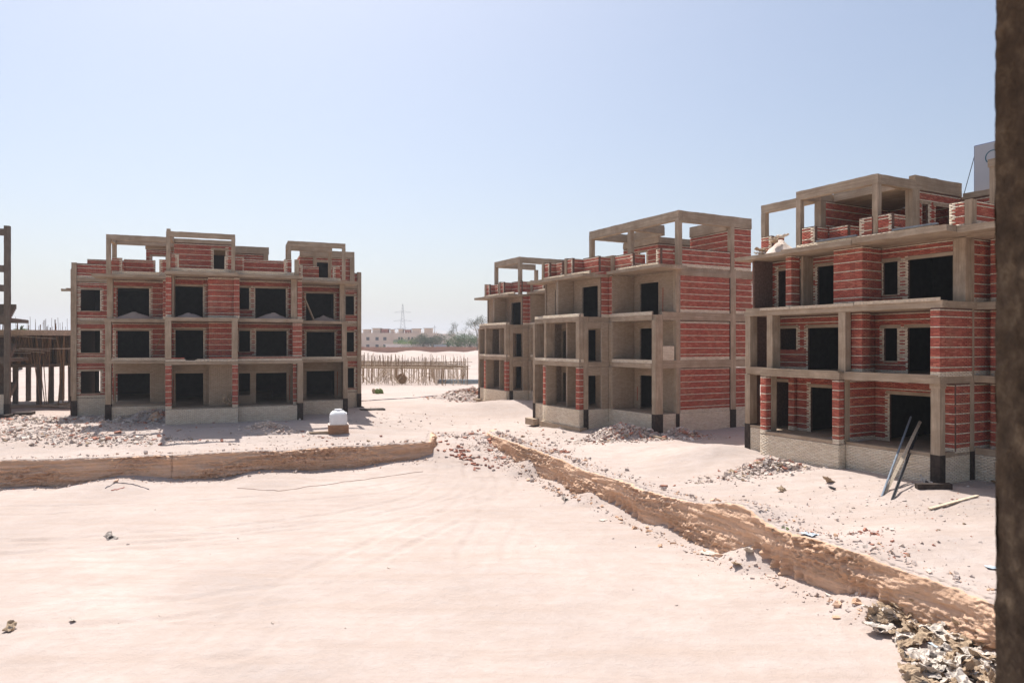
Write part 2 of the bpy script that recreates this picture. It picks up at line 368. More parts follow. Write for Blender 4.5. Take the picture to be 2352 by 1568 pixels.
# ------------------------------------------------------------------ buildings
UNIT_BRICK = {}
def unit_brick(kind):
    if kind not in UNIT_BRICK:
        me = bpy.data.meshes.new('brick_'+kind); bm = bmesh.new(); bmesh.ops.create_cube(bm, size=1)
        bmesh.ops.bevel(bm, geom=[e for e in bm.edges], offset=.025, segments=1, affect='EDGES')
        bm.to_mesh(me); bm.free(); me.materials.append(M[kind]); UNIT_BRICK[kind] = me
    return UNIT_BRICK[kind]
class Bld:
    def __init__(s, name, label, px, Yd, ang, cat='building', group=None):
        s.O = ((px-1176)/1620*Yd, Yd); s.a = math.radians(ang)
        s.root = empty(name, (s.O[0], s.O[1], 0), s.a); tag(s.root, label, cat, group)
        s.br = {'red': [], 'white': [], 'grey': []}; s.seed = 0; s.r = random.Random(len(name))
    def w(s, u, v): c, k = math.cos(s.a), math.sin(s.a); return (s.O[0]+u*c-v*k, s.O[1]+u*k+v*c)
    def box(s, name, u0, u1, v0, v1, z0, z1, mat, parent=None, seg=.55, j=.009):
        s.seed += 1.37; v, f = rough_box(u0, u1, v0, v1, z0, z1, seg, j, s.seed)
        return link(name, v, f, M[mat], parent or s.root)
    def colm(s, u0, u1, v0, v1, z0, z1, dark=None):
        c = s.box('column', u0, u1, v0, v1, z0, z1, 'conc_z')
        if dark is not None: s.box('bitumen_base', u0-.012, u1+.012, v0-.012, v1+.012, z0-.3, dark, 'bitumen', c, .8, .004)
        return c
    def beam(s, u0, u1, v0, v1, z0, z1, name='beam'): return s.box(name, u0, u1, v0, v1, z0, z1, 'conc_u' if u1-u0 > v1-v0 else 'conc_v', None, .32, .02)
    def slab(s, u0, u1, v0, v1, z0, z1, name='slab'): return s.box(name, u0, u1, v0, v1, z0, z1, 'conc_u', None, .45, .02)
    def lay(s, face, pl, a0, a1, z0, z1, ops=(), style='red', band=6, bottom=3, quoin=True, phase=0, ends=''):
        h = .071; n = int((z1-z0)/h); r = s.r
        for i in range(n):
            za = z0+i*h; zb = za+h-.011; zm = (za+zb)/2
            segs = [(a0, a1)]
            for (oa, ob, oz0, oz1) in ops:
                if oz0-.01 < zm < oz1+.01:
                    new = []
                    for p, q in segs:
                        if ob <= p or oa >= q: new.append((p, q)); continue
                        if oa > p: new.append((p, oa))
                        if ob < q: new.append((ob, q))
                    segs = new
            row = style
            if style == 'red' and (i < bottom or (i+phase) % band == band-1 or (i == n-1 and band < 50)): row = 'white'
            for p, q in segs:
                x = p-(.13 if i % 2 else 0)-r.uniform(0, .02)
                while x < q:
                    e = x+.25; b0 = max(x, p); b1 = min(e, q); x = e+.011
                    if b1-b0 < .03: continue
                    k = row
                    if style == 'red' and quoin:
                        lim = .16 if i % 2 else .285
                        for (oa, ob, oz0, oz1) in ops:
                            if oz0-.05 < zm < oz1+.05 and ((b1 <= oa+.02 and oa-b0 < lim) or (b0 >= ob-.02 and b1-ob < lim)): k = 'white'
                        if 'a' in ends and b1-a0 < lim: k = 'white'
                        if 'b' in ends and a1-b0 < lim: k = 'white'
                    thin = .009 if style == 'red' and row == 'white' and i >= bottom else 0
                    s.br[k].append((face, pl, b0, b1, za+thin, zb-thin, .007+r.uniform(-.003, .004)))
    def wall(s, face, pl, a0, a1, z0, z1, ops=(), style='red', th=.13, lintel=True, core='mortar', sill=False, name='wall', **k):
        """wall core with real openings, and bricks laid on its outer face"""
        us = sorted({a0, a1}|{min(max(x, a0), a1) for o in ops for x in o[:2]}); zs = sorted({z0, z1}|{min(max(x, z0), z1) for o in ops for x in o[2:]})
        mb = MB()
        for p, q in zip(us, us[1:]):
            run = None
            for b, t in zip(zs, zs[1:]):
                hole = any(o[0] < (p+q)/2 < o[1] and o[2] < (b+t)/2 < o[3] for o in ops)
                if hole:
                    if run: s._cb(mb, face, pl, p, q, run[0], run[1], th); run = None
                else: run = (run[0], t) if run else (b, t)
            if run: s._cb(mb, face, pl, p, q, run[0], run[1], th)
        wl = mb.build(name, M['inner' if style == 'plain' else 'mortar_dark' if style == 'red' else core], s.root)
        if style != 'plain': s.lay(face, pl, a0, a1, z0, z1, [(o[0], o[1], o[2], o[3]+(.17 if lintel and o[3] < z1-.2 else 0)) if not k.get('_l') else o for o in ops], style, **{x: y for x, y in k.items() if x != '_l'})
        if lintel:
            for o in ops:
                if o[3] < z1-.2:
                    p, q = max(a0, o[0]-.18), min(a1, o[1]+.18)
                    s.face_box('lintel', face, pl, p, q, o[3]+.002, o[3]+.165, .012, th, 'conc_u', wl)
        if sill:
            for o in ops:
                if o[2] > z0+.3: s.face_box('sill', face, pl, o[0]-.02, o[1]+.02, o[2]-.07, o[2]-.003, .02, th, 'conc_u', wl)
        return wl
    def _cb(s, mb, face, pl, p, q, b, t, th):
        if face == 'F': mb.box(p, q, pl, pl+th, b, t)
        elif face == 'K': mb.box(p, q, pl-th, pl, b, t)
        elif face == 'R': mb.box(pl-th, pl, p, q, b, t)
        else: mb.box(pl, pl+th, p, q, b, t)
    def face_box(s, name, face, pl, p, q, b, t, proud, th, mat, parent=None):
        if face == 'F': a = (p, q, pl-proud, pl+th-.01)
        elif face == 'K': a = (p, q, pl-th+.01, pl+proud)
        elif face == 'R': a = (pl-th+.01, pl+proud, p, q)
        else: a = (pl-proud, pl+th-.01, p, q)
        return s.box(name, *a, b, t, mat, parent, .6, .006)
    def pier(s, u0, u1, v0, v1, z0, z1, style='red', faces='FR', **k):
        mb = MB(); mb.box(u0+.008, u1-.008, v0+.008, v1-.008, z0, z1); mb.build('pier', M['mortar_dark' if style == 'red' else 'mortar'], s.root)
        if 'F' in faces: s.lay('F', v0+.008, u0, u1, z0, z1, style=style, **k)
        if 'R' in faces: s.lay('R', u1-.008, v0, v1, z0, z1, style=style, **k)
        if 'L' in faces: s.lay('L', u0+.008, v0, v1, z0, z1, style=style, **k)
        if 'K' in faces: s.lay('K', v1-.008, u0, u1, z0, z1, style=style, **k)
    def quads(s, b):
        face, pl, p, q, z0, z1, pr = b; d = .02
        if face == 'F': return (p, q, pl-pr, pl+d, z0, z1)
        if face == 'K': return (p, q, pl-d, pl+pr, z0, z1)
        if face == 'R': return (pl-d, pl+pr, p, q, z0, z1)
        return (pl-pr, pl+d, p, q, z0, z1)
    def finish(s, n_ind=300, xmax=2285):
        cand = []
        for k, lst in s.br.items():
            for i, b in enumerate(lst):
                if k == 'grey' or b[0] in 'K' or b[3]-b[2] < .2: continue
                u0, u1, v0, v1, z0, z1 = s.quads(b); x, y = s.w((u0+u1)/2, (v0+v1)/2)
                px = 1176+1620*x/max(y, 1); py = 790-1620*((z0+z1)/2-CAM_Z)/max(y, 1)
                if 0 < px < xmax and 0 < py < 1568: cand.append((y*(1.15 if k == 'white' else 1), k, i))
        cand.sort(); pick = {(k, i) for _, k, i in cand[:n_ind]}
        for k, lst in s.br.items():
            rest = []
            for i, b in enumerate(lst):
                q = s.quads(b)
                if (k, i) in pick:
                    o = bpy.data.objects.new('brick', unit_brick(k)); col.objects.link(o); o.parent = s.root
                    o.location = ((q[0]+q[1])/2, (q[2]+q[3])/2, (q[4]+q[5])/2); o.scale = (q[1]-q[0], q[3]-q[2], q[5]-q[4])
                else: rest.append(q)
            if not rest: continue
            a = np.array(rest); m = len(a)
            v = np.empty((m, 8, 3)); j = np.random.default_rng(3).uniform(-.003, .003, (m, 8, 3))
            for c in range(8): v[:, c, 0] = a[:, c & 1]; v[:, c, 1] = a[:, 2+(c >> 1 & 1)]; v[:, c, 2] = a[:, 4+(c >> 2)]
            v += j
            base = np.array([(0, 2, 3, 1), (4, 5, 7, 6), (0, 1, 5, 4), (2, 6, 7, 3), (0, 4, 6, 2), (1, 3, 7, 5)])
            f = (np.arange(m)[:, None, None]*8+base[None]).reshape(-1, 4)
            o = np_mesh({'red': 'red_brickwork', 'white': 'white_brickwork', 'grey': 'mortar_washed_brickwork'}[k], v.reshape(-1, 3), f, M[k], s.root)
            o['kind'] = 'stuff'

#---- building A: the whole block on the left
A = Bld('brick_apartment_block', 'unfinished three storey red brick block with roof frames behind the white water tank', 379.8, 51, 21)
ZL = [(0, 3.2), (3.42, 6.4), (6.65, 9.75)]
# slabs over the core plan
for z0, z1 in ((-.12, .0), (3.2, 3.42), (6.4, 6.65), (9.75, 10.0)):
    A.slab(-7.7, 15.5, 10.1, 19, z0, z1); A.slab(-4.3, 13.4, 4.7, 10.1, z0, z1); A.slab(.15, 9.5, 1.0, 4.7, z0, z1)
for z0, z1 in ((3.2, 3.42), (6.4, 6.65)):
    A.beam(-4.6, .02, 4.5, 4.9, z0, z1, 'slab_edge'); A.beam(-.03, 4.9, 0, 1.0, z0, z1, 'slab_edge'); A.beam(4.9, 9.62, .6, 1.2, z0, z1, 'slab_edge'); A.beam(9.62, 13.6, 4.4, 4.9, z0, z1, 'slab_edge')
    A.beam(-7.5, -5.2, 9.97, 10.25, z0+.02, z1+.01); A.beam(13.5, 15.25, 9.97, 10.25, z0+.02, z1+.01)
A.beam(-7.5, -5.2, 9.97, 10.25, 9.85, 10.12); A.beam(13.5, 15.25, 9.97, 10.25, 9.85, 10.12)
# end walls
for (a, b, wa, wb) in ((-7.43, -4.5, -7.15, -5.77), (13.4, 15.23, 13.55, 14.93)):
    for (z0, z1), (p, q) in zip(ZL, ((.66, 2.47), (3.99, 5.8), (7.43, 9.16))):
        A.wall('F', 10.05, a, b, z0+(.3 if z0 == 0 else 0), z1+.03, [(wa, wb, p, q)], sill=True)
    A.wall('F', 10.05, a, b, -1.6, .3, style='white')
    A.wall('F', 10.05, a, b, 10.12, 11.32)
for u in (-7.8, 15.22): A.colm(u, u+.37, 9.9, 10.27, -1.7, 11.35, .08)
A.colm(-8.05, -7.82, 10.9, 11.3, -1.5, 10.9, .4); A.beam(-8.3, -8.05, 10.5, 11.3, 9.1, 9.3)
A.beam(-8.62, -7.8, 10.3, 10.6, 9.02, 9.22, 'bracket')
A.wall('R', 15.5, 10.3, 19, -1.6, 11.3, style='red'); A.wall('L', -7.75, 10.3, 19, -1.6, 11.3, style='red')
# back wall with the slits of light that show through
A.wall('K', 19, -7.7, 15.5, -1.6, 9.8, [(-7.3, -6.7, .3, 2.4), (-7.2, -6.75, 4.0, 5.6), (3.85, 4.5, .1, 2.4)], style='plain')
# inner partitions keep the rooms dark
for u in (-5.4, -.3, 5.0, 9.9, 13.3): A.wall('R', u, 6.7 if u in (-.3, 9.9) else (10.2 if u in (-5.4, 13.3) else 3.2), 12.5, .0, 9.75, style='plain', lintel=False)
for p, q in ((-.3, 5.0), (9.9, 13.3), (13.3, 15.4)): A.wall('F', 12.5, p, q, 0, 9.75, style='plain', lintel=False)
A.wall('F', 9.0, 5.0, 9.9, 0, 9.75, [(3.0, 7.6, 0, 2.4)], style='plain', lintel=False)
# bay 1
A.colm(-4.54, -4.13, 4.5, 4.9, -1.2, 3.2, .1); A.colm(-4.54, -4.13, 4.5, 4.9, 3.42, 6.4); A.colm(-4.46, -4.07, 4.8, 5.2, 6.65, 9.78)
A.wall('F', 4.62, -4.13, .1, -1.6, -.05, style='white'); A.lay('F', 4.55, -4.13, .0, 3.43, 3.65, style='white')
A.box('curb', -4.1, 0, 4.57, 4.7, 3.42, 3.65, 'mortar')
A.wall('F', 6.5, -4.3, .05, 0, 3.2, [(-4.12, -1.7, 0, 2.36)], style='grey')
A.wall('F', 6.5, -4.3, .05, 3.42, 6.4, [(-4.1, -1.75, 3.5, 5.75)]); A.wall('F', 6.0, -4.3, .05, 6.65, 9.75, [(-4.0, -1.7, 6.7, 9.1)])
A.pier(-.55, -.1, 4.2, 4.6, 6.65, 9.75, faces='F'); A.wall('L', 0, 1.0, 4.6, 0, 9.75, style='grey', lintel=False)
# bay 2
A.wall('F', 0, 0, 4.9, -1.2, .0, style='white'); A.box('foundation_beam', -.1, 5.0, -.06, .3, -1.75, -1.2, 'mortar')
A.pier(0, .4, .0, .4, 0, 3.2, faces='FR'); A.pier(4.5, 4.9, .0, .4, 0, 3.2, faces='FR')
A.lay('F', .05, 0, 4.9, 3.43, 3.63, [(1.35, 2.0, 3.5, 4)], style='white'); A.box('curb', 0, 4.9, .06, .19, 3.42, 3.5, 'mortar')
A.box('curb', 0, 1.3, .06, .19, 3.5, 3.63, 'mortar'); A.box('curb', 2.1, 4.9, .06, .19, 3.5, 3.63, 'mortar')
for p, q in ((0, 1.25), (2.9, 9.6)): A.lay('F', .05 if q < 2 else .05, p, min(q, 4.9), 3.64, 3.78, style='red', bottom=0, band=99)
A.colm(-.04, .38, 0, .4, 3.65, 6.4); A.colm(4.46, 4.88, 0, .4, 3.65, 6.4)
A.wall('F', 2.4, 0.1, 2.9, 0, 3.2, [(.47, 2.4, 0, 2.48)], style='grey'); A.wall('F', 1.6, 2.83, 4.9, 0, 3.2, style='grey'); A.wall('L', 2.83, 1.6, 2.5, 0, 9.75, style='grey')
A.wall('F', 2.4, .1, 2.9, 3.42, 6.4, [(.47, 2.4, 3.45, 5.75)]); A.wall('F', 1.5, 2.83, 4.9, 3.42, 6.4, quoin=False)
A.wall('F', 1.9, .1, 2.9, 6.65, 9.75, [(.47, 2.4, 6.7, 9.05)]); A.wall('F', .9, 2.81, 4.65, 6.65, 9.75, quoin=False); A.pier(4.6, 5.0, .55, .95, 6.65, 9.75, faces='FR')
A.pier(-.02, .38, .45, .9, 6.65, 9.75, faces='F'); A.colm(.39, .5, .6, 1.9, 6.65, 9.75)
# bay 3
A.wall('F', .62, 4.9, 9.2, -1.2, .0, style='white'); A.box('foundation_beam', 4.9, 9.9, .5, .9, -1.65, -1.2, 'mortar')
A.colm(9.2, 9.62, .6, 1.0, -1.5, 3.2, .12); A.pier(8.9, 9.18, .95, 1.35, 0, 3.2, faces='F')
A.lay('F', .65, 4.9, 9.55, 3.43, 3.63, style='white'); A.lay('F', .65, 4.9, 9.5, 3.64, 3.78, style='red', bottom=0, band=99); A.box('curb', 4.9, 9.55, .66, .79, 3.42, 3.76, 'mortar')
A.wall('F', 3.0, 4.9, 9.6, 0, 3.2, [(4.95, 5.77, .67, 2.4), (6.22, 8.54, 0, 2.4)], style='grey')
A.wall('F', 3.0, 4.9, 9.6, 3.42, 6.4, [(4.95, 5.77, 4.1, 5.75), (6.22, 8.54, 3.45, 5.75)], sill=True)
A.wall('F', 2.4, 4.9, 9.6, 6.65, 9.75, [(4.95, 5.7, 7.4, 9.1), (6.15, 8.45, 6.7, 9.1)], sill=True)
A.pier(8.85, 9.55, .75, 1.2, 3.65, 6.4, faces='F'); A.colm(8.75, 9.2, .9, 1.4, 6.65, 9.75); A.pier(9.22, 9.55, .8, 1.2, 6.65, 9.75, faces='F')
# bay 4
A.wall('F', 4.45, 9.7, 13.2, -1.4, .0, style='white'); A.colm(13.2, 13.58, 4.4, 4.8, -1.8, 3.2, .09); A.colm(13.1, 13.5, 4.42, 4.8, 3.42, 6.4); A.colm(12.95, 13.3, 4.7, 5.1, 6.65, 9.75)
A.lay('F', 4.45, 9.75, 13.15, 3.43, 3.65, style='white'); A.box('curb', 9.75, 13.15, 4.47, 4.6, 3.42, 3.64, 'mortar')
A.wall('F', 6.5, 9.9, 13.4, 0, 3.2, [(10.37, 12.73, 0, 2.37)], style='grey'); A.wall('F', 6.5, 9.9, 13.4, 3.42, 6.4, [(10.37, 12.73, 3.5, 5.75)]); A.wall('F', 6.0, 9.9, 13.4, 6.65, 9.75, [(10.3, 12.6, 6.7, 9.05)])
A.wall('R', 9.6, 1.2, 6.5, 0, 9.75, style='grey', lintel=False); A.wall('R', 13.45, 4.9, 10.1, -1.4, 9.75, style='grey', lintel=False)
# roof canopies
for u0, u1, v0, v1 in ((-5.3, .02, 3.75, 6.2), (-.03, 4.88, -.35, 2), (4.88, 9.6, .25, 2.4), (9.55, 14.35, 3.6, 6.2)): A.slab(u0, u1, v0, v1, 9.76, 9.97, 'canopy')
# parapets and roof terraces
for p, q, v in ((-4.1, .0, 4.6), (.3, 4.45, .45), (4.7, 9.0, 1.0), (9.4, 13.0, 4.6)): A.wall('F', v, p, q, 10.0, 10.3, style='white')
for p, q, v, e in ((-4.1, -3.4, 4.6, 'b'), (-3.4, -1.2, 5.4, 'b'), (-.85, 0, 4.6, 'a'), (.35, .85, .5, 'b'), (3.95, 4.45, .5, 'a'), (4.7, 5.3, 1.05, 'b'), (5.3, 8.6, 2.2, ''), (8.25, 8.8, 1.05, 'a'), (9.4, 9.9, 4.6, 'b'), (9.9, 11.3, 5.5, ''), (12.35, 12.95, 4.6, 'a')):
    A.wall('F', v, p, q, 10.3, 11.3, bottom=0, ends=e); A.wall('L', p, v+.13, v+.9, 10.3, 11.3, bottom=0)
A.wall('L', 8.6, 2.2, 6, 10.0, 11.4, bottom=2)
A.wall('F', 14, -7.4, -3, 10.0, 12.1)
A.colm(9.02, 9.35, .95, 1.3, 10, 11.3); A.colm(15.22, 15.55, 9.9, 10.27, 11.3, 11.4)
# roof frames (pergolas)
def frame(b, pts, beams, z0, zb, zt, wd=.24):
    for u, v in pts: b.colm(u-wd/2, u+wd/2, v-wd/2, v+wd/2, z0, zb)
    for u0, v0, u1, v1 in beams:
        if abs(u1-u0) > abs(v1-v0): b.beam(min(u0, u1)-wd/2, max(u0, u1)+wd/2, v0-wd/2, v0+wd/2, zb, zt, 'roof_beam')
        else: b.beam(u0-wd/2-.003, u0+wd/2+.003, min(v0, v1)+wd/2, max(v0, v1)-wd/2, zb-.004, zt-.012, 'roof_beam')
frame(A, [(-4.2, 3.9), (-4.2, 6.5)], [(-4.2, 3.9, .1, 3.9), (-4.2, 6.5, .1, 6.5)], 9.97, 12.55, 12.95, .3)
A.beam(-4.35, -4.05, 4.05, 6.35, 12.54, 12.93, 'roof_beam')
frame(A, [(.18, .15), (4.56, .15), (4.56, 2.6)], [(.18, .15, 4.56, .15), (4.56, .15, 4.56, 2.6), (.18, .15, .18, 4)], 9.97, 12.5, 12.88, .26)
A.colm(.05, .3, .3, .6, 12.88, 13.1)
frame(A, [(8.75, 3.0), (8.75, 5.8), (13.05, 3.0), (12.3, 6.2)], [(8.75, 3.0, 13.05, 3.0), (8.75, 3.0, 8.75, 5.8), (8.75, 5.8, 12.3, 5.8)], 9.97, 12.6, 13.0, .27)
# stair boxes
A.wall('F', 3.6, .3, 4.4, 10.0, 12.55, [(3.1, 3.95, 10.3, 12.1)]); A.beam(.3, 4.5, 3.55, 3.8, 12.56, 12.86)
A.wall('F', 6.7, -2.0, .3, 10.0, 12.3, [(-1.55, -.6, 10.3, 11.75)]); A.beam(-2.05, .3, 6.65, 6.9, 12.31, 12.6)
A.wall('L', .3, 3.6, 6.7, 10, 12.6); A.wall('F', 7.6, 4.6, 6.9, 10, 12.4); A.beam(4.5, 7.35, 7.5, 7.8, 12.41, 13.0); A.colm(6.9, 7.3, 7.45, 7.8, 10, 12.41)
A.slab(.3, 7.3, 7.8, 12, 12.6, 12.8, 'roof_slab'); A.slab(.3, 4.5, 3.8, 7.5, 12.62, 12.8, 'roof_slab'); A.wall('F', 11.5, .3, 7, 10, 12.6, style='plain')
A.wall('F', 7.6, 9.9, 14.2, 10, 12.35, [(11.35, 12.4, 10.2, 11.9)]); A.beam(9.9, 14.6, 7.5, 7.8, 12.36, 12.95); A.colm(14.2, 14.6, 7.45, 7.8, 10, 12.36)
A.wall('L', 9.9, 7.6, 12, 10, 12.5); A.slab(9.95, 14.5, 7.8, 12, 12.4, 12.6, 'roof_slab'); A.wall('F', 11.5, 10, 14.5, 10, 12.4, style='plain')
A.colm(11.0, 11.3, 7.46, 7.7, 10, 12.36)
A.box('footing', 15.2, 17.4, 7.6, 8.7, -1.75, -1.2, 'bitumen'); A.box('footing', 14.9, 15.8, 9.6, 10.5, -1.5, -1.15, 'bitumen')
# conduits in chased walls
for u, v, z0, z1 in ((-4.28, 6.46, .3, 2.1), (.3, 2.36, .2, 2.0), (8.75, 2.95, .2, 2.2), (12.95, 6.46, .2, 2.3), (8.7, 2.95, 3.6, 5.4), (12.9, 6.44, 3.7, 5.5)):
    mb = MB(); mb.bar((u, v, z0), (u+.03, v, z1), .022); mb.build('conduit', M['redpvc'], A.root)
A.finish()

#---- buildings B and D share one design
def block_B(b, right=True):
    L = ((.05, 3.08), (3.42, 6.31), (6.65, 9.7))
    for z0, z1 in ((-.1, .04), (3.08, 3.42), (6.31, 6.65)):
        b.slab(-12.3, -.05, .1, 12, z0, z1); b.slab(-12.3, -5.25, -2.0, .1, z0, z1)
        if z0 > 0:
            b.beam(-4.8, -.4, -.02, .3, z0, z1, 'slab_edge'); b.beam(-12.2, -5.2, -2.12, -1.8, z0, z1, 'slab_edge'); b.beam(-10.3, -5.3, -2.5, -2.12, z0+.003, z1-.003, 'slab_edge')
            b.beam(-5.5, -5.19, -1.77, .0, z0+.004, z1-.004, 'slab_edge'); b.beam(-.35, .01, .62, 12, z0, z1+.2)
            for f, pl, p, q in (('F', 0, -4.8, -.4), ('F', -2.48, -10.3, -5.3), ('R', -5.32, -2.48, -2.1), ('F', -2.1, -12.2, -10.3)):
                b.wall(f, pl, p, q, z1, z1+.24, style='white', name='curb')
    # plinths
    b.wall('F', .02, -5.2, -.4, -1.6, .05, style='white'); b.wall('R', -5.2, -1.77, .02, -1.6, .05, style='white')
    b.wall('F', -2.5, -10.3, -5.3, -1.25, .05, style='white'); b.wall('R', -5.3, -2.5, -2.1, -1.25, .05, style='white'); b.box('foundation_beam', -10.6, -5.0, -2.62, -2.0, -1.75, -1.22, 'conc_u')
    b.wall('F', -2.05, -12.2, -10.3, -1.5, .05, style='white'); b.box('footing', -12.9, -11.6, -2.6, -1.6, -1.7, -1.2, 'conc_u')
    # frame columns
    b.colm(-.39, 0, 0, .61, -1.6, 6.31, .05); b.colm(-5.55, -5.2, -2.1, -1.77, -1.6, 6.31, .05); b.colm(-12.5, -12.2, -2.1, -1.1, -1.5, 6.31, .0)
    if right:
        b.colm(-.3, .0, 1.78, 2.05, -1.6, 9.7, .02); b.colm(-.3, .02, 6.73, 7.24, -1.6, 10, .1)
    for z0, z1 in L[1:2]:
        b.colm(-10.15, -9.85, -2.48, -1.7, z0+.24, z1); b.colm(-5.75, -5.3, -2.48, -2.12, z0+.24, z1)
    b.pier(-10.3, -9.9, -2.48, -1.5, .05, 3.08, faces='F', bottom=0); b.wall('R', -9.89, -2.47, -1.5, .05, 3.08, style='grey')
    b.pier(-5.75, -5.31, -2.48, -2.12, .05, 3.08, faces='FR', bottom=0)
    for i, (z0, z1) in enumerate(L):
        # loggia on the right
        st = 'grey'
        b.wall('R', -5.2, -.63, .0, z0, z1, style='red' if i == 2 else 'grey'); b.wall('F', .0, -5.2, -4.8, z0, z1, style='red' if i == 2 else 'grey'); b.wall('R', -4.8, .0, 2.0, z0, z1, style=st)
        b.wall('F', 2.0, -4.8, .0, z0, z1, [(-4.15, -2.1, z0, z0+2.4)], style=st)
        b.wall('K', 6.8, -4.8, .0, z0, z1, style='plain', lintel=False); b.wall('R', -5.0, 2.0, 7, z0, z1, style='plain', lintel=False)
        # middle bay
        if i < 2:
            b.wall('R', -5.24, -1.77, -.63, z0+2.4, z1, style=st, lintel=False)
            b.wall('F', .4, -12.2, -5.2, z0, z1, [(-12.0, -11.0, z0, z0+2.35), (-8.6, -7.4, z0, z0+2.35)], style=st)
            b.wall('R', -7.8, -1.9, -.6, z0, z1, style=st, lintel=False)
        else:
            b.wall('F', -.6, -8.9, -5.2, z0, z1, [(-7.75, -5.7, z0, z0+2.3)], style=st)
            b.wall('R', -8.9, -2.0, -.6, z0, z1, style=st, lintel=False); b.colm(-9.2, -8.9, -2.0, -1.6, z0, z1)
            b.wall('F', -1.0, -12.2, -9.2, z0, z1, [(-10.9, -9.65, z0, z0+2.3)], style=st)
        b.wall('K', 6, -12.2, -5.2, z0, z1, style='plain', lintel=False); b.wall('L', -12.3, -1.1, 11, z0, z1, style='grey'); b.wall('R', -9.3, .6, 6, z0, z1, style='plain', lintel=False)
    # the long red brick side
    if right:
        for i, (z0, z1) in enumerate(L):
            b.wall('R', -.03, 2.05, 6.73, z0+(.2 if i else .0), z1-.03); b.wall('R', -.03, 7.24, 12, z0+(.2 if i else 0), z1-.03, [(8.9, 10.2, z0+.9, z0+2.4)])
        b.wall('R', -.03, .61, 1.78, -1.6, .05, style='white'); b.wall('R', -.03, 2.05, 6.73, -1.6, .05, style='white'); b.wall('R', -.03, 7.24, 12, -1.6, .05, style='white')
        b.wall('R', -.02, .61, 1.6, 3.42, 4.6, style='white')
        b.beam(-.4, .015, 1.9, 12, 9.35, 9.72)
    # canopies and roof
    b.slab(-13.1, -5.1, -2.3, 1, 9.5, 9.72, 'canopy'); b.slab(-5.1, .7, -.25, 2.1, 9.7, 9.92, 'canopy'); b.slab(-12.3, -.05, 1, 12, 9.72, 9.93, 'roof_slab')
    b.wall('F', -1.6, -12.0, -5.3, 9.72, 9.98, style='white'); b.wall('F', .5, -5.0, -.3, 9.93, 10.2, style='white')
    for p, q, v, e in ((-11.6, -10.9, -1.55, 'b'), (-10.7, -9.9, -1.0, 'b'), (-8.3, -7.6, -1.55, 'b'), (-7.6, -5.6, -.6, ''), (-5.2, -3.1, .55, 'b'), (-.6, -.2, .55, 'a')):
        b.wall('F', v, p, q, 9.98, 11.1, bottom=0, ends=e, th=.2); b.wall('R', q, v+.2, v+1.1, 9.98, 11.05, bottom=0)
    for u, v in ((-5.35, .5), (-8.45, -1.5), (-11.8, -1.5)): b.colm(u-.14, u+.14, v-.12, v+.2, 9.72, 11.15)
    if not right:
        frame(b, [(-11.3, -.5), (-6, -.5), (-11.3, 4.5)], [(-11.3, -.5, -6, -.5), (-6, -.5, -6, 5.0), (-11.3, -.5, -11.3, 4.5)], 9.72, 12.95, 13.55, .34)
    else: frame(b, [(-.15, 2.1), (-5.3, 2.1), (-10.3, 2.1), (-10.3, 5.6)], [(-10.3, 2.1, -.15, 2.1), (-5.3, 2.1, -5.3, 5.3), (-10.3, 2.1, -10.3, 5.6), (-10.3, 5.6, -6, 5.6)], 9.93, 13.05, 13.7, .34)
    if right: b.beam(-.32, .02, 2.27, 8.8, 12.95, 13.69, 'roof_beam')
    b.wall('R', -.03, 2.3, 6.75, 9.93, 11.2); b.wall('R', -.03, 7.1, 8.78, 9.93, 12.95); b.colm(-.3, .02, 6.76, 7.1, 9.93, 12.95)
    b.wall('F', 6.77, -4.1, -.3, 9.93, 12.7); b.beam(-4.1, -.33, 6.7, 7.0, 12.72, 13.5, 'roof_beam'); b.slab(-4.1, -.3, 7.0, 8.8, 12.7, 12.9, 'roof_slab'); b.wall('K', 8.8, -4.1, -.1, 9.93, 13, style='plain')
    b.wall('F', 5.0, -10.0, -5.66, 9.93, 12.4, [(-8.0, -7.1, 10, 11.9)]); b.wall('R', -5.66, 5.0, 8.8, 9.93, 12.4); b.beam(-10, -5.6, 4.95, 5.2, 12.42, 12.9, 'roof_beam'); b.beam(-5.9, -5.6, 5.2, 8.8, 12.42, 12.88, 'roof_beam'); b.slab(-10, -5.9, 5.2, 8.8, 12.42, 12.6, 'roof_slab')
    b.wall('R', -2.7, 2.4, 6.5, 9.93, 11.3)
    for u, v, z0, z1 in ((-1.6, 1.97, 6.9, 8.6), (-4.4, 1.97, .6, 1.6)):
        mb = MB(); mb.bar((u, v, z0), (u+.02, v, z1), .02); mb.build('conduit', M['redpvc'], b.root)
B = Bld('plastered_apartment_block', 'mortar washed block with open balconies and long red brick side in the middle', 1505.9, 46.5, -61.6)
block_B(B); B.finish()
D = Bld('plastered_apartment_block', 'farthest mortar washed block partly hidden behind the middle block', 1505.9, 46.5, -61.6)
ox, oy = D.w(-20.3, 4.9); D.root.location = (ox, oy, 0); D.O = (ox, oy)
block_B(D, False); D.finish(120)

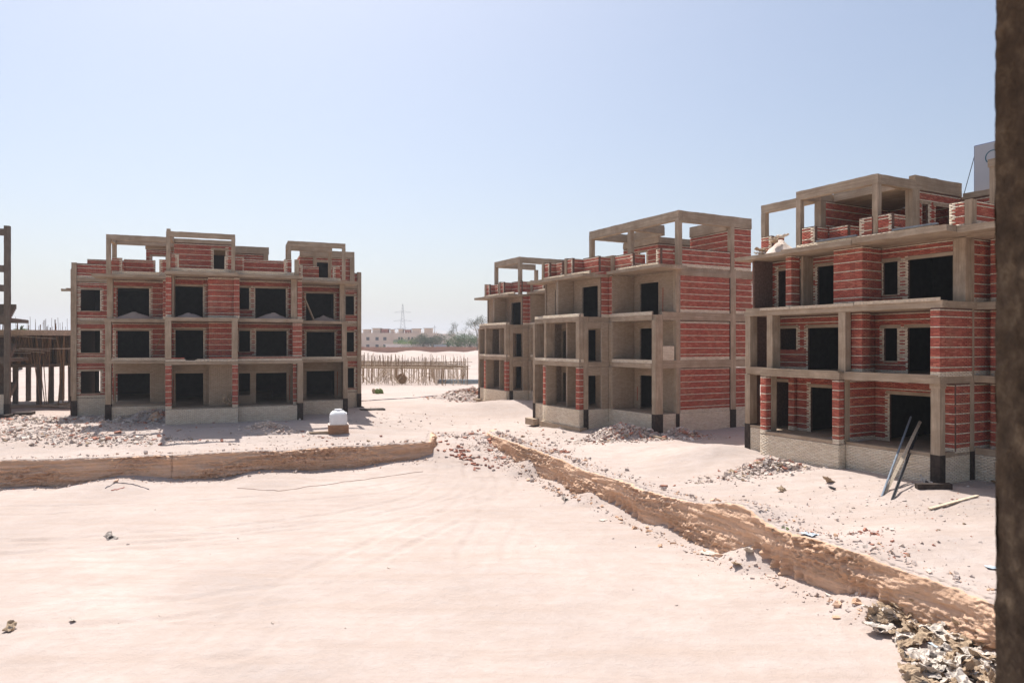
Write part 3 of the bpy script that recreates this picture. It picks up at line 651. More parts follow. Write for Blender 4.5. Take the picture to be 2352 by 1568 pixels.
#---- building C: the near block on the right
C = Bld('brick_apartment_block', 'nearest red brick block on the right with poles leaning on its plinth', 2158.9, 29.5, -61.6)
LC = ((.05, 3.03), (3.33, 6.22), (6.52, 9.3))
for z0, z1 in ((-.1, .04), (3.03, 3.33), (6.22, 6.52)):
    C.slab(-10.6, -.03, .1, 9, z0, z1); C.slab(0, 9, 2.6, 9, z0, z1)
    if z0 > 0: C.beam(-10.6, -9.15, 0, .3, z0+.08, z1+.12, 'slab_edge')
C.beam(-9.15, -4.42, -.47, .1, 3.03, 3.35, 'slab_edge'); C.beam(-4.42, .1, -.18, .3, 3.03, 3.33, 'slab_edge')
C.beam(-10.65, -3.9, -.05, .3, 6.22, 6.5, 'slab_edge'); C.beam(-3.9, .15, -.1, .3, 6.23, 6.53, 'slab_edge'); C.beam(-.25, .12, .3, 2.5, 6.232, 6.52, 'slab_edge'); C.beam(-.3, .02, .3, 2.24, 3.03, 3.32)
C.beam(.01, 9, 2.5, 2.8, 3.05, 3.33, 'slab_edge'); C.beam(.01, 9, 2.5, 2.8, 6.2, 6.5, 'slab_edge')
# pale form boards left on the slab edges
for u0, u1, v, z in ((-9.5, -7.6, -.085, 6.5), (-7.55, -3.95, -.085, 6.5), (-3.85, .1, -.135, 6.53)):
    C.box('form_board', u0, u1, v-.03, v+.005, z-.02, z+.12, 'wood2')
C.box('screed_edge', -9.1, -4.5, -.46, .0, 3.352, 3.42, 'conc_u'); C.box('screed_edge', -4.4, .0, -.17, .2, 3.332, 3.40, 'conc_u')
# plinths
C.wall('F', -.45, -9.15, -4.45, -1.9, .0, style='white'); C.wall('R', -4.45, -.45, .02, -1.9, .0, style='white'); C.wall('F', .03, -10.3, -9.15, -1.9, .2, style='white'); C.wall('F', .03, -4.45, -.4, -1.9, -.03, style='white')
C.wall('R', -.03, .37, 2.24, -1.7, .0, style='white'); C.wall('F', 2.56, .0, 9, -1.8, -.05, style='white')
C.box('plinth_cap', -8.8, -4.8, -.48, -.2, .0, .13, 'conc_u'); C.box('plinth_cap', -4.4, -.41, .0, .28, -.03, .09, 'conc_u'); C.box('plinth_cap', .02, 9, 2.52, 2.8, -.05, .2, 'conc_u'); C.box('plinth_cap', -.3, .0, .4, 1.08, .0, .12, 'conc_v'); C.box('plinth_cap', -10.28, -9.17, .0, .25, .2, .3, 'conc_u')
# columns
C.colm(-10.65, -10.3, 0, .55, -1.9, 3.05, .35); C.colm(-10.63, -10.28, .01, .55, 3.45, 6.22)
C.colm(-.39, 0, 0, .37, -1.8, 3.03, .03); C.box('column_head', -.42, .03, -.03, .4, 2.82, 3.03, 'conc_u')
C.colm(-4.81, -4.46, .0, .36, -.1, 3.03); C.colm(-9.12, -8.77, -.07, .34, 0, 3.03)
C.colm(-9.13, -8.76, .0, .6, 3.42, 6.22); C.colm(-4.8, -4.42, -.02, .37, 3.42, 6.22)
C.colm(-.3, .0, 2.24, 2.53, -1.7, 9.3, .05); C.colm(-.55, -.02, 1.9, 2.22, 6.52, 9.3); C.colm(-10.9, -10.5, 1.7, 2.1, 6.5, 9.3)
# ground floor
C.pier(-9.15, -8.78, -.45, -.08, .0, 3.03, faces='FR'); C.pier(-4.81, -4.45, -.45, -.04, .0, 3.03, faces='FR')
C.wall('F', 2.0, -10.6, -4.5, .05, 3.03, [(-10.3, -9.25, .05, 2.6), (-7.98, -5.4, .05, 2.42)], bottom=2); C.pier(-9.21, -8.85, 1.75, 1.98, .05, 3.03, faces='FR')
C.wall('R', -4.47, .36, 2.26, .05, 3.03); C.wall('F', 2.26, -4.46, -.3, .05, 3.03, [(-3.72, -.6, .05, 2.3)], bottom=2)
C.wall('F', 1.08, -.75, -.02, .05, 3.03); C.wall('R', -.03, 1.08, 2.24, .05, 3.03)
# first floor
z0, z1 = LC[1]
C.wall('F', 2.0, -10.6, -4.5, z0, z1, [(-10.2, -8.9, 4.4, 5.55), (-8.15, -5.2, z0, 5.55)], bottom=2)
C.pier(-4.5, -3.93, .5, 1.12, z0, z1, faces='FR'); C.wall('R', -4.3, 1.12, 2.0, z0, z1); C.pier(-5.2, -4.86, .55, .9, z0, z1, faces='F')
C.wall('F', 2.0, -4.3, -.2, z0, z1, [(-3.83, -3.17, 3.9, 5.45), (-2.65, -.5, z0, 5.45)], bottom=2, sill=True)
C.pier(-.32, .08, -.14, .3, z0, z1, faces='FR'); C.wall('R', .07, .3, 2.24, z0, z1)
# second floor
z0, z1 = LC[2]
C.pier(-8.32, -7.97, .5, 1.15, z0, z1, faces='FR'); C.wall('F', .5, -5.45, -4.3, z0, z1, quoin=False); C.pier(-4.28, -3.9, .47, 1.2, z0, z1, faces='FR'); C.colm(-7.96, -7.8, 1.2, 2, z0, z1)
C.wall('F', 2.0, -10.6, -3.95, z0, z1, [(-10.1, -8.6, z0, 8.75), (-7.55, -5.0, z0, 8.75)], bottom=2); C.wall('R', -3.95, 1.2, 2.0, z0, z1)
C.wall('F', 2.0, -3.95, -.3, z0, z1, [(-3.87, -3.15, 7.05, 8.6), (-2.63, -.6, z0, 8.6)], bottom=2, sill=True)
# inner rooms
for z0, z1 in LC:
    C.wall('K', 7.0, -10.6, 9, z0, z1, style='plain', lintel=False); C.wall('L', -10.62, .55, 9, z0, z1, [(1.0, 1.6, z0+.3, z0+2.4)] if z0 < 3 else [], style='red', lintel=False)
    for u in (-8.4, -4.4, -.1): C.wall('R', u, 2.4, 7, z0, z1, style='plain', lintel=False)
    C.wall('R', -.03, 2.53, 4.1, z0, z1); C.wall('F', 4.1, -.03, 9, z0, z1, [(1.2, 2.6, z0+.9, z0+2.4), (4.0, 6.0, z0, z0+2.4)])
    C.pier(.25, .6, 3.3, 3.7, z0, z1, faces='F')
# roof
C.slab(-11.3, -7.9, -.1, 2, 9.3, 9.5, 'canopy'); C.slab(-7.9, -3.9, -.35, 2, 9.31, 9.54, 'canopy'); C.slab(-3.9, .45, -.3, 2, 9.36, 9.62, 'canopy'); C.slab(-.05, .4, 2.0, 2.5, 9.37, 9.6, 'canopy'); C.slab(-10.6, 9, 2, 9, 9.3, 9.6, 'roof_slab'); C.slab(.46, 9, .4, 2.49, 9.32, 9.585, 'canopy')
C.wall('F', .35, -7.5, -.5, 9.55, 9.78, style='white', th=.25)
for p, q, v, e in ((-10.4, -9.7, 1.0, 'b'), (-7.2, -6.45, .4, 'b'), (-6.45, -5.4, 1.5, ''), (-4.0, -3.35, .42, 'a'), (-3.05, -2.4, .42, 'b'), (.1, .71, .5, 'a')):
    C.wall('F', v, p, q, 9.6, 10.62, bottom=1, ends=e, th=.2); C.wall('R', q, v+.2, v+1.0, 9.6, 10.6, bottom=1)
C.colm(.72, 1.0, .5, .85, 9.55, 10.65); C.wall('R', .97, .85, 3.0, 9.6, 10.6); C.wall('F', 3.0, .97, 9, 9.6, 10.6)
C.box('metal_channel', -6.3, -4.1, .28, .42, 9.78, 9.86, 'steel'); C.box('metal_channel', -2.3, -.3, .28, .42, 9.78, 9.86, 'steel')
frame(C, [(-7.5, .6), (-3.25, .6)], [(-7.5, .6, -3.25, .6)], 9.6, 12.1, 12.55, .28)
C.beam(-7.64, -7.36, .74, 2, 12.1, 12.54, 'roof_beam'); C.beam(-3.39, -3.11, .74, 3.4, 12.1, 12.54, 'roof_beam'); C.colm(-3.5, -3.12, 3.13, 3.68, 9.6, 12.15)
frame(C, [(-10.95, 1.9), (-7.55, 2.1)], [(-10.95, 1.9, -7.4, 1.9)], 9.6, 12.1, 12.55, .3)
C.colm(-7.35, -7.0, 1.55, 1.95, 9.6, 12.1); C.wall('R', -7.0, 1.95, 7.3, 9.6, 12.1); C.beam(-7.36, -7.0, 1.55, 7.3, 12.11, 12.5, 'roof_beam'); C.slab(-7.0, -3.52, 2.65, 7.3, 12.12, 12.4, 'roof_slab'); C.beam(-6.9, -3.52, 2.4, 2.65, 12.1, 12.62, 'roof_beam')
C.wall('F', 7.2, -7.0, -3.2, 9.6, 12.1)
C.wall('R', -3.2, 3.7, 7.25, 9.6, 12.14, [(4.0, 4.5, 9.8, 11.5), (5.1, 6.35, 9.8, 11.5)]); C.beam(-3.5, -3.17, 3.41, 7.3, 12.16, 12.83, 'roof_beam'); C.wall('F', 7.3, -3.2, 3, 9.6, 12.0); C.beam(-3.1, 3, 7.25, 7.6, 12.02, 12.3, 'roof_beam'); C.slab(-3.5, 3, 7.6, 9, 12.0, 12.2, 'roof_slab')
C.colm(-.15, .3, 4, 4.4, 9.6, 12.6); C.box('column_head', -.2, .4, 3.95, 4.5, 12.6, 12.95, 'conc_u'); C.wall('F', 4.2, .3, 5, 9.6, 12.5)
# roof clutter on the canopy belongs to itself
def small(name, mb, mat, label, cat, group=None, mats=None): return tag(mb.build(name, mat, None, mats), label, cat, group)
def cl(b, u, v, z): x, y = b.w(u, v); return Vector((x, y, z))
C.finish()

# ------------------------------------------------------------------ the opening the photograph was taken from
def rough_sheet(name, p0, eu, ev, nu, nv, amp, mat, parent, seed=0):
    V_ = []; F_ = []; n = Vector(eu).cross(Vector(ev)).normalized()
    for i in range(nu+1):
        for k in range(nv+1):
            p = Vector(p0)+Vector(eu)*(i/nu)+Vector(ev)*(k/nv)
            q = amp*(.6*noise.fractal(p*7+Vector((seed, 0, 0)), .8, 2, 5)+.5*max(0, noise.noise(p*30)))
            V_.append(p+n*q)
    for i in range(nu):
        for k in range(nv): a = i*(nv+1)+k; F_.append((a, a+nv+1, a+nv+2, a+1))
    return link(name, V_, F_, mat, parent, smooth=True)
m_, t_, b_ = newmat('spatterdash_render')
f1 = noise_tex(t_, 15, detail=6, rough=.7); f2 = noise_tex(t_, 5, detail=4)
c_ = ramp(t_, f1, [(.33, (.06, .045, .034)), (.52, (.13, .097, .07)), (.66, (.26, .20, .14)), (.78, (.5, .4, .28))])  # pale mortar grain, its painted specks standing for bumps that catch the sun
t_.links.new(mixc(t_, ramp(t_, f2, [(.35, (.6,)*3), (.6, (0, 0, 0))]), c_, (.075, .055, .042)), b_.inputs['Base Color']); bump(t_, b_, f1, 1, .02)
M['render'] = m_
P = empty('window_bay', (0, 0, 3.3)); tag(P, 'dark rough rendered jamb of the opening close to the viewer', 'building')
x0, x1, y0, y1 = 1.112, 1.62, 1.2, 1.62
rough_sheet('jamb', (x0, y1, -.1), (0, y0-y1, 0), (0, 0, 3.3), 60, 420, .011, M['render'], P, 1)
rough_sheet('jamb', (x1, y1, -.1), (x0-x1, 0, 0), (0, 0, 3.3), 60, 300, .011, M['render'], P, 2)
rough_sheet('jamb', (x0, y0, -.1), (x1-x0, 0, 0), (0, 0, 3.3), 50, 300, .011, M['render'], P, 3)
mb = MB(); mb.box(-4, 3, -4, 1.62, -.32, -.1); mb.build('floor_slab', M['conc_u'], P)
mb = MB(); mb.box(-4, 3, -4, 3.2, 3.2, 3.4); mb.build('ceiling_slab', M['conc_u'], P)  # unseen overhang past the opening, added to keep the jamb in shade
mb = MB(); mb.box(x0+.03, x1-.03, y0+.03, y1-.03, -.1, 3.2); mb.build('pier_core', M['mortar'], P)

# ------------------------------------------------------------------ rubble, heaps and litter
def ground_at(px, py):
    """where a line of sight meets the ground"""
    dx, dz = (px-1176)/1620, (790-py)/1620; y = 5.
    while y < 600:
        if CAM_Z+dz*y <= gz(dx*y, y): break
        y *= 1.004
    return dx*y, y
CH = ['grit', 'gritw', 'chip', 'heap', 'bagw', 'bag']
CHM = [M[c] for c in CH]
def rubble(name, label, pts, n, size, mix, mound=None, seed=1, kind='stuff', spread=1.0):
    """a heap (or scatter) of broken bricks, mortar lumps and sand"""
    r = random.Random(seed); mb = MB()
    if mound:
        cx_, cy_, rx, ry, h = mound; q = 26
        base = len(mb.v); V_ = []; F_ = []
        for i in range(q+1):
            for k in range(q+1):
                a, b = 2*i/q-1, 2*k/q-1; x, y = cx_+a*rx*1.25, cy_+b*ry*1.25; d = math.hypot(a, b)*1.25
                hz = h*max(0, 1-d)**.8 if d < 1 else -.12
                V_.append((x, y, gz(x, y)-.03+hz*(1+.5*noise.fractal(Vector((x*1.3, y*1.3, seed)), 1, 2, 3))))
        for i in range(q):
            for k in range(q): a = i*(q+1)+k; F_.append((a, a+q+1, a+q+2, a+1))
        mb.add(V_, F_, 3)
    def hz(x, y):
        z = gz(x, y)
        if mound:
            d = math.hypot((x-mound[0])/mound[2], (y-mound[1])/mound[3])
            if d < 1: z += mound[4]*(1-d)**.8
        return z
    for _ in range(n):
        if mound and r.random() < .75:
            a = r.uniform(0, 6.283); d = abs(r.gauss(0, .55)); x, y = mound[0]+math.cos(a)*d*mound[2], mound[1]+math.sin(a)*d*mound[3]
        else:
            cx_, cy_, rx, ry = r.choice(pts); x, y = r.gauss(cx_, rx*.5*spread), r.gauss(cy_, ry*.5*spread)
        s_ = size*math.exp(r.gauss(-.6, .75))
        mb.chip((x, y, hz(x, y)+s_*.12), min(s_, size*2.8), r.choices(range(len(CH)), mix)[0], r)
    return tag(mb.build(name, None, None, CHM), label, None, None, kind)
def area(px, py, rx, ry):
    x, y = ground_at(px, py); return (x, y, rx, ry)
M6 = (4, 4, 2.2, 3, .6, .5)
x, y = ground_at(1085, 918); rubble('rubble_heap', 'broken brick and earth heap beside the farthest block', [(x, y-2, 5, 1.8), (x+3.5, y-3, 4, 1.2)], 1950, 0.163, (2, 3, 3, 4, .5, .8), (x, y, 4.6, 2.6, 1.25), 2)
x, y = ground_at(1425, 1002); rubble('rubble_heap', 'pale rubble heap against the middle block plinth', [(x, y-1, 4, 1.3), (x+3, y-2.0, 3, 1)], 3000, 0.129, (4, 5, 2.5, 2, .4, .4), (x, y, 2.5, 1.3, .75), 3)
x, y = ground_at(1565, 1000); rubble('rubble_heap', 'dark rubble heap in shade under the red brick side', [(x, y, 2, .8)], 750, 0.129, (4, 3, 3, 3, .2, .8), (x, y, 1.3, .8, .4), 4)
x, y = ground_at(1765, 1078); rubble('rubble_heap', 'torn bags and rubble heap at the near block plinth corner', [(x, y-.4, 3, 1), (x-2, y-1, 2.5, .8)], 1950, 0.102, (5, 4, 1.4, 2, 1.2, 1), (x, y, 1.7, .9, .5), 5)
x, y = ground_at(618, 990); rubble('gravel_pile', 'grey gravel pile in front of the left block', [(x, y, 2.2, .8)], 2100, 0.082, (6, 4, .6, 1, 0, 0), (x, y, 2.1, 1.1, .62), 6)
x, y = ground_at(330, 965); rubble('rubble_heap', 'grey and red rubble slope below the left block', [(x, y, 6, 1.6), (x-4, y-1, 5, 1.8), (x+1, y-2, 6, 1.4)], 3900, 0.150, M6, (x+.5, y+.6, 4.5, 1.9, .9), 7)
rubble('rubble_scatter', 'strewn rubble and litter at the far left', [area(60, 965, 6, 3), area(150, 985, 7, 2.5), area(30, 1000, 5, 2), area(230, 1010, 6, 1.5)], 3900, 0.136, M6, None, 8)
rubble('rubble_scatter', 'brick fragments along the right bank edge and ramp side', [area(1130, 1000, 2.5, 2.5), area(1185, 1015, 2.5, 1.5), area(1250, 1040, 2, 1), area(1160, 1060, 1.6, 2.2), area(1120, 1025, 1.5, 1.5), area(1060, 1000, 2.5, 1)], 1350, 0.116, (3, 3, 4, 5, .2, .4), None, 9)
rubble('rubble_scatter', 'small stones over the terrace before the near block', [area(1900, 1150, 4, 2), area(1750, 1120, 4, 2), area(2050, 1150, 3, 1.5), area(2150, 1170, 2.5, 1), area(2000, 1250, 4, 2), area(1850, 1190, 3, 1.6), area(2150, 1110, 2, 1)], 1200, 0.051, (4, 4, 2.5, 5, .8, 1), None, 10, spread=1.5)
rubble('rubble_scatter', 'thin scatter of stones between the blocks', [area(900, 955, 8, 3), area(860, 965, 4, 3), area(1330, 960, 4, 3), area(1250, 1000, 5, 3), area(700, 1010, 10, 1.6), area(640, 1020, 12, 1)], 1050, 0.088, (4, 4, 2.5, 4, .3, .4), None, 11, spread=1.3)
rubble('rubble_scatter', 'pebbles and crumbs scattered on the pit floor', [area(600, 1140, 14, 3), area(200, 1250, 6, 3), area(1000, 1100, 4, 4), area(1300, 1140, 3, 4), area(1550, 1260, 3, 2.5), area(1900, 1380, 2, 2), area(450, 1420, 4, 2), area(1000, 1350, 8, 5)], 220, 0.037, (3, 3, 1.2, 7, .2, .3), None, 12, spread=1.6)
rubble('rubble_scatter', 'red brick crumbs on the sand near the bag heap', [area(1990, 1225, .9, .5), area(1830, 1235, 1, .5), area(2050, 1260, 1.5, .7)], 176, 0.088, (1, 1, 8, 3, 0, 0), None, 13)
rubble('rubble_scatter', 'red brick crumbs by the water tank', [area(745, 1006, 1.6, .35)], 77, 0.088, (1, 1, 8, 1, 0, 0), None, 14)

BANKL = [(-60, 32.5), (-28.3, 39.0), (-17.4, 41.8), (-5.6, 46.6)]; BANKR = [(-1.6, 51.5), (1.0, 44.6), (2.9, 39.6), (3.4, 37.6), (5.4, 33.2), (7.9, 27.5), (9.8, 23.2), (11.9, 18.7), (12.7, 15)]
for nm, line, n_, seed in (('left', BANKL, 1500, 31), ('right', BANKR, 2600, 32)):
    r = random.Random(seed); mb = MB()
    for _ in range(n_):
        k = r.randrange(len(line)-1); t = r.random(); a, b = Vector(line[k]), Vector(line[k+1]); p = a.lerp(b, t); e = (b-a).normalized(); nn = Vector((e.y, -e.x))
        q = p+nn*(.75+abs(r.gauss(0, .35)) if r.random() < .55 else -.15-abs(r.gauss(0, .6))); s_ = .05*math.exp(r.gauss(-.4, .8))
        mb.chip((q.x, q.y, gz(q.x, q.y)+s_*.1+(.08 if sd1(q.x, q.y) > 0 and sd1(q.x, q.y) < .6 else 0)), min(s_, .26), r.choice((0, 1, 1)), r, .5)
    tag(mb.build('earth_clods', None, None, [M['bank'], M['heap']]), 'crumbled earth clods along the %s bank' % nm, None, None, 'stuff')
# loose whole bricks on the ramp
def brick_mesh():
    mb = MB(); mb.box(-.125, .125, -.06, .06, 0, .065); me = bpy.data.meshes.new('loose_brick'); me.from_pydata(mb.v, [], mb.f); me.materials.append(M['red_dusty']); me.update(); return me
bme = brick_mesh(); r = random.Random(5)
for _ in range(46):
    t = r.random(); px = 1030+t*75+r.gauss(0, 13); py = 1022+t*55+r.gauss(0, 10)
    x, y = ground_at(px, py); o = bpy.data.objects.new('loose_brick', bme); col.objects.link(o)
    o.location = (x, y, gz(x, y)+r.choice((0, 0, .03))); o.rotation_euler = (r.gauss(0, .25), r.gauss(0, .25), r.uniform(0, 3.14))
    o.scale = (1.15,)*3
    tag(o, 'loose red brick lying between the wheel tracks of the sandy ramp', 'brick', 'loose bricks on the ramp')
for px, py, lab in ((1525, 1118, 'lone orange brick on the near terrace edge'), (1688, 1207, 'red hollow brick beside its twin above the bank'), (1712, 1208, 'chipped red brick near the notch in the bank'), (1262, 958, 'lone brick on the track beside the middle block'), (875, 1002, 'lone brown brick above the left bank near the water tank')):
    x, y = ground_at(px, py); o = bpy.data.objects.new('loose_brick', bme); col.objects.link(o); o.location = (x, y, gz(x, y)); o.rotation_euler = (0, .1, r.uniform(0, 3)); o.scale = (1.3,)*3; tag(o, lab, 'brick')

# crumpled paper cement bags
def bag_mesh(seed, mats):
    r = random.Random(seed); nu, nv = 14, 11; V_ = []; F_ = []; fm = []
    fold = r.uniform(.3, 1.2); off = Vector((seed*3.1, seed*1.7, 0))
    for s in (1, -1):
        for i in range(nu+1):
            for k in range(nv+1):
                a, b = i/nu*2-1, k/nv*2-1; edge = max(abs(a), abs(b)); th = (1-edge**4)*r.uniform(.03, .05)
                p = Vector((a*.34, b*.22, 0)); q = noise.noise_vector(p*4.5+off)*.085+noise.noise_vector(p*11+off)*.03
                z = s*th+.07+q.z*1.3+fold*max(0, a-.1)*.34+.09*abs(((a*1.6+b*.5+seed*.37) % 1)-.5)*2+.05*abs(((b*2.1-a*.6+seed*.21) % 1)-.5)
                V_.append((p.x+q.x, p.y+q.y, z))
    m = (nu+1)*(nv+1)
    for s in range(2):
        for i in range(nu):
            for k in range(nv):
                a = s*m+i*(nv+1)+k; q = (a, a+nv+1, a+nv+2, a+1); F_.append(q if s == 0 else q[::-1])
                fm.append(1 if (s == 0 and 5 <= i < 9 and 3 <= k < 8 and seed % 3 == 0) else 0)
    me = bpy.data.meshes.new('paper_bag'); me.from_pydata(V_, [], F_)
    for x in mats: me.materials.append(x)
    me.polygons.foreach_set('material_index', fm); me.update(); return me
bags = [bag_mesh(i, [M['bagw'] if i % 2 else M['bag'], M['bagdark']]) for i in range(1, 10)]
def bag(px, py, lab, group=None, sc=1, dz=0, seed=0):
    r = random.Random(seed); x, y = ground_at(px, py); o = bpy.data.objects.new('paper_bag', bags[seed % len(bags)]); col.objects.link(o)
    o.location = (x, y, gz(x, y)-.02*sc+dz); o.rotation_euler = (r.gauss(0, .35), r.gauss(0, .3), r.uniform(0, 6.28)); o.scale = (sc*r.uniform(.9, 1.35), sc*r.uniform(.9, 1.35), sc*r.uniform(.6, 1.0))
    return tag(o, lab, 'paper bag', group)
HEAPLINE = [(2010, 1425), (2070, 1425), (2120, 1445), (2190, 1455), (2110, 1470), (2180, 1490), (2240, 1485), (2260, 1525), (2160, 1540), (2220, 1550), (2130, 1560), (2270, 1560), (2200, 1590), (2290, 1600), (2320, 1540)]
r = random.Random(11)
for i in range(165):
    px, py = r.choice(HEAPLINE); px += r.gauss(0, 26); py += r.gauss(0, 16)
    if px < 1985 or py < 1405: continue
    k_ = i % 9+1; bag(px, py, ('pale' if k_ % 2 else 'brown')+' crumpled paper bag '+('with dark printing ' if k_ % 3 == 0 else 'without printing ')+'in the litter heap below the right bank', 'cement bags in the litter heap', r.uniform(.5, .85), r.uniform(.0, .2), i)
for px, py, lab, sc in ((257, 1238, 'crumpled brown bag alone on the left of the pit floor', .6), (1300, 1152, 'flat brown paper scrap in the pit near the bank notch', .6), (1720, 1268, 'standing crumpled bag at the foot of the right bank', .75), (2075, 1512, 'crumpled pale bag apart on the left edge of the litter heap', .7), (1690, 1298, 'torn brown sheet lying flat below the right bank', .55), (165, 1428, 'small twist of brown paper at the lower left', .35),
                        (20, 1448, 'brown rag at the lower left edge', .5), (2125, 1092+20, 'crumpled bag in the shade beside the dark column base', .8), (1793, 1128, 'upright scrap of brown board on the terrace', .6), (1905, 1108, 'brown paper scraps in front of the near plinth', .6), (975, 1078-40, 'brown scrap at the ramp foot', .5)):
    bag(px, py, lab, None, sc, .02, len(lab))
def sheet(px, py, sc, mat, lab, cat='litter', seed=1):
    x, y = ground_at(px, py); n = 7; V_ = []; F_ = []
    for i in range(n+1):
        for k in range(n+1):
            a, b = i/n-.5, k/n-.5; V_.append((a*sc*1.5, b*sc, .05*sc+.22*sc*abs(noise.noise(Vector((a*3.1+seed, b*3.1, seed))))))
    for i in range(n):
        for k in range(n): q = i*(n+1)+k; F_.append((q, q+n+1, q+n+2, q+1))
    o = link('litter_sheet', V_, F_, M[mat]); o.location = (x, y, gz(x, y)); o.rotation_euler = (0, 0, seed*1.3); return tag(o, lab, cat)
sheet(1630, 1272, .45, 'bagw', 'white plastic sheet lying below the right bank', seed=2); sheet(1385, 1196, .25, 'bagw', 'small white wrapper on the pit floor near the bank', seed=3)
sheet(1858, 1232, .35, 'blueplastic', 'pale blue plastic scrap on the right bank', seed=4); sheet(2143, 1425, .35, 'blueplastic', 'blue and white bag scrap atop the litter heap', seed=5); sheet(2155, 1488, .3, 'blueplastic', 'pale blue plastic scrap inside the litter heap', seed=6); sheet(2285, 1305, .3, 'blueplastic', 'pale blue bottle scrap at the right edge of the terrace', seed=7)
# wires and ropes
def wire(pts, rad, mat, name, lab, cat='cable', lift=.02):
    mb = MB(); w3 = []
    for i in range(len(pts)-1):
        for k in range(8):
            t = k/8; px = pts[i][0]*(1-t)+pts[i+1][0]*t; py = pts[i][1]*(1-t)+pts[i+1][1]*t; x, y = ground_at(px, py); w3.append(Vector((x, y, gz(x, y)+lift+.015*math.sin(i*3+k))))
    for a, b in zip(w3, w3[1:]): mb.bar(a, b, rad, 5)
    return tag(mb.build(name, M[mat]), lab, cat)
wire([(545, 1122), (640, 1128), (760, 1112), (880, 1096), (985, 1082)], .012, 'rust', 'wire', 'long thin rusty wire lying across the pit floor')
wire([(242, 1122), (265, 1110), (300, 1112), (348, 1126)], .02, 'cable', 'cable', 'short bluish cable loop below the left bank'); wire([(255, 1128), (290, 1120)], .02, 'redpvc', 'cable', 'short orange cable below the left bank')
wire([(690, 935), (835, 921), (880, 918), (940, 915), (1015, 908)], .05, 'cable', 'cable', 'bundle of dark cable lying across the track')
wire([(1795, 1255), (1800, 1235), (1812, 1222), (1805, 1212)], .016, 'green', 'rope', 'green rope loop hanging over the right bank')

# ------------------------------------------------------------------ things around the near block
for i, (u0, v0, u1, v1, z1, mat, rad, lab) in enumerate(((-.29, -3.46, -2.5, 2.0, 1.33, 'steel', .045, 'tall grey steel tube leaning on the near plinth'), (-.39, -3.12, -2.0, 1.9, 1.17, 'wood2', .05, 'pale plank leaning beside the steel tubes'), (.29, -3.74, -2.1, 1.8, .78, 'darksteel', .03, 'dark steel pole leaning nearest the bitumen column base'))):
    a = cl(C, u0, v0, 0); a.z = gz(a.x, a.y)-.05; b = cl(C, u1, v1, z1)
    t = abs(v0)/(abs(v0)+v1); 
    mb = MB()
    if mat == 'wood2': mb.plank(a, b, .12, .05, roll=.6)
    else: mb.bar(a, b, rad, 10)
    if mat == 'darksteel': mb.plank(a+Vector((.1, .05, 0)), b+Vector((.08, .05, -.1)), .05, .05)
    small('leaning_pole' if mat != 'wood2' else 'plank', mb, M[mat], lab, 'pole' if mat != 'wood2' else 'plank')
def gplank(p, q, wd, th, mat, lab, name='plank', cat='plank', dz=.06):
    a = Vector((*ground_at(*p), 0)); b = Vector((*ground_at(*q), 0)); a.z = gz(a.x, a.y)+dz; b.z = gz(b.x, b.y)+dz
    mb = MB(); mb.plank(a, b, wd, th); return small(name, mb, M[mat], lab, cat)
gplank((2135, 1172), (2245, 1142), .14, .05, 'wood2', 'long pale plank lying on the ground at the right'); gplank((2232, 1080), (2288, 1112), .10, .05, 'wood', 'weathered stick by the wing plinth'); gplank((1508, 990), (1580, 988), .3, .06, 'wood2', 'short board on the rubble by the middle block corner')
gplank((1905, 1122), (1918, 1126), .1, .05, 'darksteel', 'short dark offcut on the near terrace'); gplank((710, 997), (792, 993), .22, .16, 'conc_u', 'low concrete strip beside the water tank', 'concrete_strip', 'concrete strip'); gplank((1528, 1002+8), (1440, 990), .15, .1, 'conc_u', 'concrete strip in front of the middle block', 'concrete_strip', 'concrete strip')
a = Vector((*ground_at(2110, 1122), 0)); mb = MB(); mb.plank((a.x-.1, a.y, gz(a.x, a.y)+.08), (a.x+1.2, a.y-.2, gz(a.x+1.2, a.y-.2)+.1), .3, .25); small('charred_block', mb, M['bitumen'], 'dark bitumen coated block lying before the near column', 'block')
# sign on the roof
p0 = cl(C, -2.95, 8.0, 0); S = empty('roof_sign', (p0.x, p0.y, 12.2), C.a); tag(S, 'large grey sign panel with a teal ring on the near block roof', 'sign')
mb = MB(); mb.box(0, 4.4, 0, .06, .0, 2.55); mb.build('panel', M['sign'], S)
mb = MB(); mb.bar((0, .03, -.2), (0, .03, 2.56), .03); mb.bar((0, .03, 2.56), (4.4, .03, 2.56), .03); mb.bar((4.4, .03, -.2), (4.4, .03, 2.56), .03); mb.build('frame', M['bluepaint'], S)
mb = MB(); mb.bar((0, .03, 2.1), (-.75, .3, .0), .018); mb.build('stay', M['darksteel'], S)
mb = MB(); n = 40; cx_, cz_ = .86, 1.83
for i in range(n):
    a, b = 6.2832*i/n, 6.2832*(i+1)/n; q = [(cx_+rr*math.cos(t), yy, cz_+rr*math.sin(t)) for yy in (-.012, 0) for t in (a, b) for rr in (.30, .34)]
    mb.add(q, [(0, 1, 3, 2), (4, 6, 7, 5), (1, 5, 7, 3), (0, 2, 6, 4)])
mb.build('ring', M['teal'], S)
